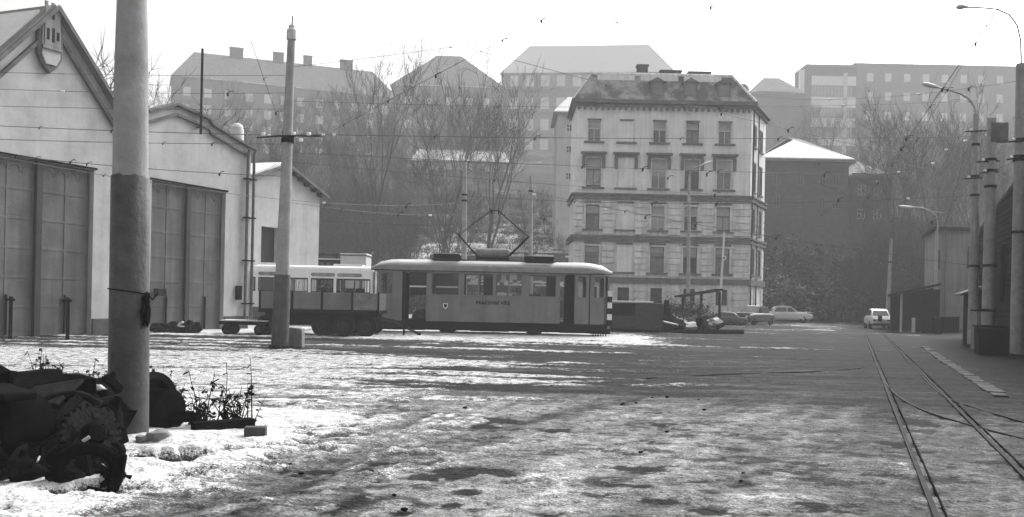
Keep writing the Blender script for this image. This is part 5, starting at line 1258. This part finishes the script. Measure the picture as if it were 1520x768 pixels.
# ================================================================ overhead wires
def bez(p,q_,sag,n=14):
    return [p+(q_-p)*(i/n)-Vector((0,0,4*sag*(i/n)*(1-i/n))) for i in range(n+1)]
def fitting(p,kind,s=1.0,sd=0):
    m_=MB()
    if kind=='white': m_.lathe([(0,-.1),(.05,-.09),(.06,-.03),(.045,0),(.06,.03),(.05,.09),(0,.1)],Matrix.Translation(p)@Matrix.Rotation(R(90),4,'Y')@Matrix.Scale(s,4),10); return m_,'porcelain'
    s*=.7+.12*(sd*7%5)
    m_.lump(p-Vector((0,0,.06*s)),(.055*s,.055*s,.10*s),sd,6,.2); d=1 if sd%2 else .75
    m_.tube([p-Vector((0,0,.02)),p+Vector((.1*s,0,.09*s)),p+Vector((.28*s*d,0,.12*s)),p+Vector((.36*s*d,0,.09*s))],.022*s,5); return m_,'insul'
def wire(label,a,b_,sag,fits=(),r=.011,group='overhead wires'):
    pts=bez(a,b_,sag); t=thing('overhead_wire',label,'wire',(a.x,a.y,a.z),0,group)
    MB().tube(pts,r*.72,4).build('strand',M['wire'],t,world=True)
    for i,(f,k) in enumerate(fits):
        j=f*14; i0=min(int(j),13); p=pts[i0]+(pts[i0+1]-pts[i0])*(j-i0)
        m_,mt=fitting(p,k,max(.28,p.y/34*.62),i); m_.build('insulator' if k=='white' else 'wire_hanger',M[mt],t,world=True,smooth=True)
    return t
def fp(px,a,b_):  # fraction of a wire at a pixel column
    lo,hi=0,1
    g=lambda t:(lambda q_:(q_.x*F/q_.y)+760)(a+(b_-a)*t)
    s=1 if g(1)>g(0) else -1
    for _ in range(40):
        m=(lo+hi)/2
        if (g(m)-px)*s<0: lo=m
        else: hi=m
    return (lo+hi)/2
def wpx(label,a,b_,sag,fits,r=.011):
    A=P(*a);B=P(*b_); wire(label,A,B,sag,[(fp(px,A,B),k) for px,k in fits],r)
Yw=b2.y
wpx('level span wire from the slim pole across the apartment front to the right-hand poles',(426,199,Yw),(1449,203,YA_),.12,[(452,'white'),(475,'white'),(491,'white'),(640,'d'),(789,'d'),(1005,'d'),(1150,'d'),(1340,'d')],.016)
wpx('lower span wire from the slim pole to the right-hand poles, crossing the middle windows',(425,226,Yw),(1446,262,YA_),.15,[(472,'d'),(860,'d'),(950,'d'),(1062,'d'),(1220,'d')],.012)
wpx('level span wire from the depot side to the clamps of the slim pole',(-60,184,Yw+1),(426,201,Yw),.05,[(53,'d'),(160,'d'),(395,'white')],.014)
wpx('span wire below the clamps crossing both depot gables to the slim pole',(-60,205,Yw-1),(425,214,Yw),.05,[(237,'d'),(310,'d')],.012)
wpx('thin wire crossing the depot gable just under the relief',(-60,106,26),(432,112,Yw),.05,[],.009)
wpx('thin wire crossing the depot gable a little above the gates',(-60,156,24),(429,162,Yw),.05,[(303,'d')],.009)
wpx('wire along the top of the depot gates with several fittings',(-60,223,24),(424,262,Yw),.1,[(18,'d'),(48,'d'),(100,'d'),(125,'d'),(322,'d')],.013)
wpx('wire sloping down from the depot front to the pole left of the pantograph',(-60,222,22),(689,301,52),.6,[(150,'d'),(478,'white'),(600,'d')],.012)
wpx('steep stay wire strung with dark insulators to the left of the slim pole',(372,60,24),(420,196,Yw),.02,[(385,'d'),(404,'d'),(415,'d')],.009)
wpx('contact wire rising from the left over the camera with a row of hangers',(380,262,33),(890,-14,12.8),-.1,[(505,'d'),(570,'d'),(640,'d'),(738,'d'),(795,'d')],.007)
wpx('contact wire running from the upper centre down past the roof of the apartment house',(690,70,30),(1520,268,42),.2,[(893,'d'),(1065,'d'),(1165,'d')],.012)
wpx('wire from the pole behind the tram to the right over the lower apartment windows',(788,285,56),(1446,395,YA_),.25,[(925,'d'),(1030,'d'),(1150,'d')],.014)
wpx('wire crossing the third row of apartment windows below the others',(690,291,52),(1449,290,YA_),.4,[(850,'d'),(965,'d'),(1060,'d'),(1345,'white')],.013)
wpx('contact wire over the right-hand track rising towards the upper right corner',(1262,330,64),(1500,-14,13),0,[(1285,'d'),(1300,'d'),(1333,'d'),(1375,'d'),(1392,'d'),(1435,'d')],.01)
wpx('stay wire slanting from the upper right down to the trees above the right-hand track',(1350,226,40),(1475,20,20),.0,[(1356,'d'),(1400,'d'),(1440,'d'),(1456,'d')],.008)
wpx('second contact wire over the right-hand track, running between the two lamp heads',(1240,300,64),(1560,150,20),0,[(1300,'white'),(1330,'white'),(1400,'white'),(1428,'white')],.008)
wpx('short span wire between the left and right poles of the right-hand row',(1449,262,YA_),(1512,237,YC_),.05,[(1478,'d')],.014)
wpx('short upper span wire between the left and right poles of the right-hand row',(1449,196,YA_),(1514,208,YC_),.05,[(1460,'white')],.014)
wpx('thin sagging cable from the gabled outbuilding towards the pole behind the tram',(478,328,56),(689,334,52),.1,[],.02)
wpx('rising cable from the pole behind the pantograph to the apartment house corner',(788,318,56),(852,320,79.5),.3,[(800,'d'),(806,'d')],.02)
wpx('thin cable from the roof of the apartment house to the snow-roofed house',(1108,215,79),(1140,290,106),.3,[],.012)
for i,(a,b_,sg,lb) in enumerate([((-60,130,30),(430,138,Yw),.08,'hair-thin wire over the depot between its relief and the roof of the second hall'),
  ((426,150,Yw),(1450,150,YA_),.25,'hair-thin wire crossing the snowy roofs high above the tram'),
  ((424,240,Yw),(1446,300,YA_),.3,'hair-thin wire crossing the third row of trees above the pantograph'),
  ((690,262,52),(1022,330,68),.3,'thin wire sagging from the pole behind the tram to the street lamp'),
  ((425,300,Yw),(689,318,52),.2,'thin wire between the slim pole and the pole behind the tram'),
  ((788,270,56),(1110,250,79.5),.3,'thin wire from the pole right of the pantograph up to the apartment house'),
  ((1100,140,60),(1514,120,YC_),.5,'thin wire leading from the apartment roof to the swan-neck lamp pole'),
  ((1110,230,79),(1448,240,YA_),.4,'thin wire level with the snow-covered roof on the right'),
  ((1120,300,79),(1446,330,YA_),.4,'thin wire crossing below the snow-covered roof on the right'),
  ((430,100,Yw),(1200,-14,18),.1,'thin wire climbing from the top of the slim pole into the white sky')]):
    wpx(lb,a,b_,sg,[(a[0]+(b_[0]-a[0])*f,'white' if (i+int(f*10))%3==0 else 'd') for f in (.3,.62,.8)],.009)
# ================================================================ scrap heap
def bld(name,label,cat,mb,mat,smooth=False,bevel=0,group=None):
    o=mb.build(name,M[mat],None,smooth=smooth,bevel=bevel); return tag(o,label,cat,group)
def rel(px,py,Y): return P(px,py,Y)
# wheelset behind the pole
c=P(214,604,11.9); ws_=thing('wheelset','rusty wheel and axle leaning behind the big foreground pole','wheelset',(c.x,c.y,0))
yaw=R(-24)
MW=Matrix.Translation(c)@Matrix.Rotation(yaw,4,'Z')@Matrix.Rotation(R(90),4,'Y')
MB().lathe([(0,-.06),(.12,-.1),(.14,-.04),(.3,-.03),(.36,-.07),(.40,-.07),(.42,-.06),(.42,.05),(.45,.06),(.45,.09),(.36,.09),(.3,.02),(.14,.04),(.12,.1),(0,.1)],MW@Matrix.Translation((0,0,.05)),32).build('wheel',M['rust'],ws_,world=True,smooth=True)
MB().lathe([(0,0),(.07,0),(.075,.5),(.07,1.0),(0,1.0)],MW@Matrix.Translation((0,0,-.9)),14).build('axle',M['rust'],ws_,world=True,smooth=True)
MB().lathe([(0,.0),(.25,0),(.28,.04),(.28,.24),(.22,.28),(0,.28)],MW@Matrix.Translation((.03,0,.18)),24).build('axle_gear',M['black'],ws_,world=True,smooth=True)
# beam and board
a=P(238,622,11.7);b_=P(293,619,11.7); bld('timber_beam','short dark beam sticking out to the right of the leaning wheel','beam',MB().tube([a,(a+b_)/2,b_],.065,6),'black')
a=G(285,650)+Vector((0,0,.07));b_=G(376,644)+Vector((0,0,.09)); m_=MB().box(((a.x+b_.x)/2,(a.y+b_.y)/2,.13),((b_-a).length,.16,.13),math.atan2(b_.y-a.y,b_.x-a.x),R(-1)); bld('old_plank','dark plank lying in the snow below the dry weeds','plank',m_,'dark',bevel=.015)
c=G(379,659); bld('loose_brick','single dark brick lying on the snow at the end of the plank','brick',MB().box((c.x,c.y,.13),(.25,.14,.15),.12),'brick',bevel=.015)
for i,(px,py,r_,lb) in enumerate([(234,667,(.16,.12,.08),'largest pale stone at the foot of the big pole'),(210,668,(.07,.07,.05),'small stone touching the foot of the big pole'),(262,640,(.08,.07,.06),'stone below the beam beside the leaning wheel'),(203,698,(.06,.05,.035),'dark lump of earth in the snow below the pole')]):
    c=G(px,py); bld('stone',lb,'stone',MB().lump((c.x,c.y,r_[2]*.5+.09),r_,i+3,8,.3,1.8),'concrete' if i<3 else 'dark',smooth=True,group='stones in the snow at the pole')
# big motor casing (left)
c=P(48,668,8.9); mt=thing('traction_motor','bulky black tram motor casing lying at the left edge of the snow','motor',(c.x,c.y,0))
MW=Matrix.Translation((c.x-.25,c.y+.15,.36))@Matrix.Rotation(R(-35),4,'Z')@Matrix.Rotation(R(90),4,'X')
MB().lathe([(0,-.32),(.2,-.32),(.24,-.28),(.34,-.26),(.4,-.2),(.41,.2),(.36,.28),(.2,.3),(0,.3)],MW,14).build('casing',M['black'],mt,world=True,smooth=True,bevel=.01)
for k in range(8):
    a_=2*math.pi*k/8; MB().lathe([(0,-.015),(.025,-.015),(.025,.02),(0,.02)],MW@Matrix.Translation((.29*math.cos(a_),.29*math.sin(a_),.30)),6).build('bolt_head',M['dark2'],mt,world=True)
MB().box((c.x-.25,c.y-.05,.80),(.5,.35,.08),R(-30),R(6)).build('mounting_lug',M['dark'],mt,world=True,bevel=.02)
# gear housing with a bright ring, nearer the pole
c=P(132,648,9.0)
gh=thing('gear_wheel','toothed black gear wheel lying tilted against the heap in front of the big pole','gear wheel',(c.x,c.y,0))
MW=Matrix.Translation((c.x,c.y,max(c.z,.35)))@Matrix.Rotation(R(52),4,'Z')@Matrix.Rotation(R(72),4,'X')
g_=MB(); nt_=26; pr=[]
for i in range(nt_*4):
    a_=2*math.pi*i/(nt_*4); r_=.30 if (i%4)<2 else .265; pr.append((r_*math.cos(a_),r_*math.sin(a_)))
g_.prism(pr,-.06,.06,'z'); g_.xf(MW); g_.build('toothed_rim',M['gear'],gh,world=True)
MB().lathe([(0,-.16),(.09,-.16),(.11,-.1),(.12,.1),(.08,.17),(0,.17)],MW,12).build('hub',M['black'],gh,world=True,smooth=True)
for k in range(5):
    a_=2*math.pi*k/5; MB().lathe([(0,.061),(.035,.061),(.03,.075),(0,.08)],MW@Matrix.Translation((.19*math.cos(a_),.19*math.sin(a_),0)),8).build('bolt_head',M['dark2'],gh,world=True)
for i,(px,py,w_) in enumerate([(128,652,.07),(146,668,.09),(57,682,.06)]):  # pale chips added as painted glints on the dark iron
    c_=P(px,py,8.5); o=MB().box(c_,(w_,.015,.03),R(20+40*i),R(-35),R(30)).build('metal_chip',M['offwhite']); tag(o,['small pale metal chip glinting on the gear wheel','larger pale metal chip glinting low on the gear wheel','pale metal chip glinting on the left side of the heap'][i],'metal chip')
for i in range(9):
    rc_=random.Random(200+i); p0=P(rc_.uniform(-10,150),rc_.uniform(590,690),9.2); pp=[p0]
    for k in range(4): pp.append(pp[-1]+Vector((rc_.uniform(-.1,.28),rc_.uniform(-.15,.12),rc_.uniform(-.16,.16))))
    for q__ in pp: q__.z=max(q__.z,.08)
    o=MB().tube(smooth(pp,5),rc_.uniform(.009,.02),6).build('loose_cable',M['rubber']); tag(o,'loose black cable looping through the scrap heap','cable','loose cables in the heap')
# bent ring casting at the bottom (snow seen through it)
c=P(129,694,8.35); pts=[]
for i in range(25):
    a_=2*math.pi*i/24; pts.append((c.x+.24*math.cos(a_),c.y+.05*math.cos(a_),c.z+.19*math.sin(a_)-.02))
rg=thing('brake_yoke','black oval iron yoke standing on the snow with white showing through it','iron yoke',(c.x,c.y,0))
MB().tube(pts,.06,8,cap=False).build('ring',M['black'],rg,world=True,smooth=True)
MB().box((c.x+.26,c.y+.02,c.z-.05),(.11,.12,.34),R(10),R(8)).build('shoe',M['black'],rg,world=True,bevel=.02)
# frame members, plate, hose, tarpaulin
m_=MB().box((P(10,610,9.6).x,9.6,.62),(1.5,.5,.05),R(-12),R(-10),R(25)); bld('sheet_metal_cover','curved dark sheet cover with a paler top on the left of the heap','metal sheet',m_,'dark2',bevel=.02)
pts=[P(-40,560,10.2),P(20,562,10.2),P(60,575,10.1),P(100,566,10.0),P(140,574,9.9),P(165,600,9.8),P(172,640,9.7)]
bld('rubber_hose','thick black hose arching over the top of the scrap heap','hose',MB().tube(smooth(pts,5),.085,10),'rubber',smooth='all')
pts=[P(30,650,9.0),P(60,600,9.3),P(110,585,9.4),P(150,600,9.4)]; bld('bent_pipe','bent rusty pipe crossing the middle of the heap','pipe',MB().tube(smooth(pts,5),.04,8),'rust',smooth='all')
for i,(p0,p1,w_,lb) in enumerate([((70,640,9.0),(118,590,9.3),.1,'flat steel bar leaning up the middle of the heap'),((20,700,8.7),(150,735,8.2),.09,'dark steel angle lying along the foot of the heap'),((-20,735,8.3),(90,715,8.6),.12,'heavy dark bar at the lower left corner of the heap'),((-20,600,9.8),(165,620,9.9),.12,'long dark channel across the back of the heap')]):
    a=P(*p0);b_=P(*p1); d=(b_-a); m_=MB().tube([a,b_],w_/1.6,4); bld('steel_bar',lb,'steel bar',m_,'rust' if i==0 else 'black',bevel=.01,group='steel bars in the scrap heap')
rs=random.Random(11)
labs=['lump of black iron at the far left of the heap','lump of black iron under the arching hose','broad lump of rusty iron in the middle of the heap','black iron lump behind the gear housing','low iron lump at the front of the heap','iron lump between motor casing and gear housing','iron lump against the left side of the big pole','flat iron lump at the back left of the heap']
for i,(px,py,Y,r_) in enumerate([(5,620,9.9,(.5,.4,.35)),(60,600,9.9,(.42,.35,.3)),(85,645,9.4,(.42,.3,.32)),(135,618,9.9,(.34,.3,.3)),(40,715,8.7,(.55,.3,.2)),(95,690,8.9,(.3,.3,.26)),(168,640,10.4,(.2,.2,.3)),(20,580,10.6,(.8,.4,.2))]):
    c=P(px,py,Y); m_=MB().lump((c.x,c.y,max(c.z,.12)),r_,i,6,.7,3.4); bld('scrap_casting',labs[i],'scrap iron',m_,['black','dark','rust'][i%3],smooth=False,group='castings in the scrap heap')
for i in range(110):
    px=rs.uniform(-10,172); py=rs.uniform(568,728); Y=9.9-(py-580)/150*1.6; c=P(px,py,Y)
    if c.z<.1: c.z=.12
    k=i%3; m_=MB()
    if k==0: m_.box(c,(rs.uniform(.1,.3),rs.uniform(.05,.15),rs.uniform(.03,.1)),rs.uniform(0,3),rs.uniform(-.6,.6),rs.uniform(-.5,.5))
    elif k==1: m_.lathe([(0,-.04),(.08,-.04),(.1,0),(.08,.05),(.04,.05),(.04,.09),(0,.09)],Matrix.Translation(c)@Matrix.Rotation(rs.uniform(0,2),4,'X')@Matrix.Rotation(rs.uniform(0,3),4,'Z'),12)
    else: m_.tube([c,c+Vector((rs.uniform(-.3,.3),rs.uniform(-.2,.2),rs.uniform(-.1,.25)))],rs.uniform(.015,.04),6)
    o=m_.build(['iron_bracket','iron_hub','iron_rod'][k],M[['rust','dark','black'][rs.randrange(3)]]); tag(o,['small rusty bracket lying loose in the scrap heap','small round hub lying loose in the scrap heap','short iron rod sticking out of the scrap heap'][k],['bracket','hub','rod'][k],['loose brackets in the heap','loose hubs in the heap','loose rods in the heap'][k])
# snow caught on the heap
for i,(px,py,Y,r_) in enumerate([(112,588,9.6,.05),(142,577,9.8,.06),(130,590,9.7,.035),(35,612,9.3,.10),(70,640,9.0,.04),(100,618,9.2,.05),(12,700,8.6,.05),(150,628,9.3,.04)]):
    c=P(px,py,Y); bld('snow_clump','small clump of snow caught on top of the black scrap heap','snow clump',MB().lump(c,(r_*1.8,r_,r_*.5),i+90,8,.5,2.5),'snow',smooth='all',group='snow clumps on the scrap heap')
# dry weeds
def weed(label,px,py,h,n,seed,leafy=1.0,group='dry weeds'):
    rnd=random.Random(seed); b=G(px,py); t=thing('dry_weed',label,'weed',b,0,group); st=MB(); lf=MB()
    for i in range(n):
        p=b+Vector((rnd.gauss(0,.09),rnd.gauss(0,.06),-.02)); d=Vector((rnd.gauss(0,.22),rnd.gauss(0,.2),1)).normalized(); hh=h*rnd.uniform(.45,1.1); pts=[p]
        for k in range(5):
            d=(d+Vector((rnd.gauss(0,.09),rnd.gauss(0,.09),.05))).normalized(); pts.append(pts[-1]+d*hh/5)
        st.tube(pts,[.010,.009,.008,.006,.004,.003],4)
        for k in range(int(9*leafy)):
            j=rnd.uniform(.8,5); q_=pts[int(j)].lerp(pts[min(int(j)+1,5)],j%1); a=Vector((rnd.uniform(-1,1),rnd.uniform(-1,1),rnd.uniform(-.8,.4)))*.075; c=Vector((rnd.uniform(-1,1),rnd.uniform(-1,1),rnd.uniform(-1,1)))*.03
            lf.quad(q_,q_+a*.5+c,q_+a*1.1,q_+a*.5-c)
            if rnd.random()<.4: st.tube([q_,q_+a*2.2+Vector((0,0,.06))],.002,3)
    st.build('stem',M['dark'],t,world=True); lf.build('withered_leaf',M['dark'],t,world=True)
wl=[(288,640,.55,6,'left tuft of dry weeds above the plank'),(300,644,.8,4,'tallest dry stem at the left end of the plank'),(318,643,.4,5,'short dry weed above the middle of the plank'),(332,642,.62,4,'dry stem with a dark withered head above the plank'),(352,641,.6,6,'right tuft of dry weeds above the plank'),(345,643,.9,3,'leaning thin dry stems at the right of the plank')]
for i,(px,py,h,n,lb) in enumerate(wl): weed(lb,px,py-2,h,n+3,20+i)
for i,(px,py,h,n,lb) in enumerate([(68,600,.9,7,'dry weed rising behind the left of the scrap heap'),(85,598,.7,7,'bushy dry weed behind the middle of the scrap heap'),(110,600,.6,8,'low dry weed behind the arching hose'),(140,596,.75,9,'dense dry weed left of the big pole'),(155,600,.6,8,'dry weed touching the left side of the big pole'),(232,598,.6,7,'dry weed above the leaning wheel right of the pole'),(250,600,.4,6,'low dry weed right of the leaning wheel')]): weed(lb,px,py,h,n,40+i,1.6,'dry weeds behind the scrap heap')
# debris between the depot wall and the tram
for i,(px,py,Y,r_,lb) in enumerate([(240,490,38.5,(.5,.4,.22),'low dark junk lump by the depot gate nearest the pole'),(262,488,38.8,(.6,.4,.28),'dark junk lump in the middle of the pile before the depot gate'),(285,487,39.2,(.45,.4,.32),'right-hand dark junk lump before the depot gate')]):
    c=P(px,py,Y); bld('scrap_lump',lb,'scrap',MB().lump((c.x,c.y,.15),r_,i+31,10,.4,2),'black',group='junk lumps before the depot gate')
for i,(a,b_) in enumerate([((258,486),(272,478)),((262,484),(276,486)),((225,490),(240,494))]):
    m_=MB().tube([P(*a,38.6),P(*b_,38.6)],.05,5); bld('snowy_batten',['snow-covered batten sticking up from the junk pile','snow-covered batten lying across the junk pile','snow-covered batten lying just right of the big pole'][i],'batten',m_,'snow')
for px,lb in ((72,'dark iron post with a crossbar standing before the left gate leaf'),(100,'dark iron post standing before the second gate leaf')):
    x=G(px if px>80 else 15,506); t=thing('iron_post',lb,'post',x); MB().tube([(0,0,0),(0,0,1.45)],.06,6).build('shaft',M['black'],t); MB().bb(-.2,.12,-.04,.04,1.3,1.38).build('crossbar',M['black'],t)
# rubble and bushes between tram and cars
rr=random.Random(21)
lb=['plank pile','broken board','slab of rubble']
t=thing('scrap_wagon','low dark skip with snow along its rim just right of the tram',"skip",(P(908,470,50).x,50,0)); Wk=P(985,470,50).x-P(908,470,50).x; zk=ZY(945,450,50)
MB().prism([(.0,.25),(Wk-.1,.15),(Wk,zk),(0,zk)],0,1.8).build('body',M['wood'],t,bevel=.02); MB().bb(0,Wk*.45,-.05,-.005,.9,zk-.05).build('dark_plate',M['black'],t); MB().bb(-.05,Wk*.8,-.08,.25,zk+.003,zk+.10).build('snow_cap',M['snow'],t,bevel=.03); MB().bb(.1,Wk-.2,.2,1.6,0,.24).build('skid',M['black'],t)
bmesh_=MB().prism([(0,0),(.75,0),(.45,1.75),(.25,1.78)],0,.3); o=bmesh_.build('broken_slab',M['black']); o.location=(P(980,480,52).x,52,0); tag(o,'black pointed slab standing beside the snow-rimmed skip','slab')
for i in range(16):
    px=rr.uniform(985,1062); Y=rr.uniform(52,60); c=P(px,470,Y); m_=MB().lump((c.x,c.y,rr.uniform(.1,.5)),(rr.uniform(.3,.8),rr.uniform(.3,.6),rr.uniform(.2,.5)),i,8,.4,2); bld('rubble_heap','rough lump in the snow-dusted rubble between the skip and the cars','rubble',m_,rr.choice(['dark','snow','brick','dark']),group='rubble lumps between skip and cars')
for i in range(9):
    px=rr.uniform(985,1095); Y=rr.uniform(51,58); c=P(px,475,Y); m_=MB().box((c.x,c.y,rr.uniform(.3,.8)),(rr.uniform(.8,1.8),.2,.06),rr.uniform(-.5,.5),rr.uniform(-.6,.6),.2); bld('broken_board','broken board sticking out of the rubble between skip and cars','board',m_,rr.choice(['snow','wood_light','dark']),group='broken boards in the rubble')
a=P(1000,490,49.5);b_=P(1103,486,51.5); bld('felled_log','long dark log lying along the front of the rubble','log',MB().tube([(a.x,a.y,.12),(b_.x,b_.y,.12)],.12,8),'black')
a=P(1010,480,60);b_=P(1072,480,60); t=thing('tilted_shelter','dark tumbledown shelter with a slanting roof in front of the apartment house','shelter',(a.x,60,0)); wS=b_.x-a.x
MB().prism([(0,ZY(1015,442,60)),(wS,ZY(1080,432,60)),(wS,ZY(1080,429,60)),(0,ZY(1015,439,60))],0,2.5).build('roof',M['black'],t)
for x in (.15,wS*.5,wS-.15): MB().bb(x-.07,x+.07,.1,.24,0,ZY(1015,440,60)+(x/wS)*.35).build('post',M['black'],t)
# bushes
def bush_mesh(seed,hgt=2,wd=1.4,n=60,leaf=5,ls=.06,lm='leafd'):
    rnd=random.Random(seed); V=[];Fc=[];mi=[]
    for i in range(n):
        d=Vector((rnd.gauss(0,.5),rnd.gauss(0,.5),1)).normalized(); p=Vector((rnd.gauss(0,wd*.22),rnd.gauss(0,wd*.22),0)); L_=hgt*rnd.uniform(.5,1.1)
        for s in range(4):
            q_=p+d*L_/4; w_=.02*(1-s*.2); b=len(V); a=Vector((w_,0,0)); c=Vector((0,w_,0)); V+=[p-a,p+a,q_+a,q_-a,p-c,p+c,q_+c,q_-c]; Fc+=[(b,b+1,b+2,b+3),(b+4,b+5,b+6,b+7)]; mi+=[0,0]
            for _ in range(leaf if s>0 else 1):
                c_=q_+Vector((rnd.gauss(0,.16),rnd.gauss(0,.16),rnd.gauss(0,.12))); a_=Vector((rnd.uniform(-1,1),rnd.uniform(-1,1),rnd.uniform(-.6,.6)))*ls; e_=Vector((rnd.uniform(-1,1),rnd.uniform(-1,1),rnd.uniform(-.6,.6)))*ls; b=len(V); V+=[c_-a_,c_+e_,c_+a_,c_-e_]; Fc.append((b,b+1,b+2,b+3)); mi.append(1)
            p=q_; d=(d+Vector((rnd.gauss(0,.25),rnd.gauss(0,.25),0))).normalized()
    me=bpy.data.meshes.new('foliage'); me.from_pydata([tuple(v) for v in V],[],Fc); me.materials.append(M['brush']); me.materials.append(M[lm]); me.polygons.foreach_set('material_index',mi); return me
BM=[bush_mesh(1),bush_mesh(2,1.6,1.8,70,6),bush_mesh(3,3.2,2.6,90,8,.12,'snowleaf'),bush_mesh(4,3.5,3,90,9,.11,'leafd')]
def bush(i,loc,s,label,group,name='bare_bush'):
    me=BM[i]; o=bpy.data.objects.new(name,me); COL.objects.link(o); o.location=loc; o.rotation_euler=(0,0,rr.uniform(0,6)); o.scale=(s,s,s*rr.uniform(.8,1.2)); FR[o]=Matrix(); return tag(o,label,'bush',group)
for i in range(26):
    px=rr.uniform(905,1035); Y=rr.uniform(55,66); c=P(px,470,Y); bush(rr.randrange(2),(c.x,Y,0),rr.uniform(.5,1.05),'twiggy bush in the thicket between the tram and the apartment house','bushes in the thicket before the apartment house')
for i in range(30):
    px=rr.uniform(1130,1290); Y=rr.uniform(89,97); c=P(px,470,Y); bush(2,(c.x,Y,max(0,hz1(c.x,Y))),rr.uniform(.8,1.4),'pale snow-dusted bush below the snow-roofed house','snow-dusted bushes below the snow-roofed house')
for i in range(34):
    px=rr.uniform(1130,1400); Y=rr.uniform(90,98); c=P(px,470,Y); bush(3,(c.x,Y,max(0,hz1(c.x,Y))),rr.uniform(.9,1.6),'dense dark bush at the end of the yard behind the cars','dark bushes at the end of the yard')
for i in range(40):
    px=rr.choice([rr.uniform(200,620),rr.uniform(200,620),rr.uniform(620,850)]); Y=rr.uniform(80,90); c=P(px,470,Y); bush(3,(c.x,Y,max(0,hz1(c.x,Y))),rr.uniform(.9,1.5)*(1 if px<620 else .55),'dense dark bush at the foot of the slope behind the tram','dark bushes at the foot of the slope')
# small clods on the slush
rc=random.Random(77)
for i,(px,py) in enumerate([(923,602),(944,600),(968,592),(990,591),(1037,595),(951,674),(925,601),(600,760),(585,738),(550,703),(990,643),(1045,610),(1103,705),(690,607),(1100,717),(430,693),(447,706)]):
    c=G(px,py); r_=rc.uniform(.012,.026); bld('dirt_clod','small dark clod lying on the trampled slush','clod',MB().lump((c.x,c.y,.02),(r_*1.5,r_,r_*.7),i,6,.4,2),'dark',smooth=False,group='dirt clods on the slush')
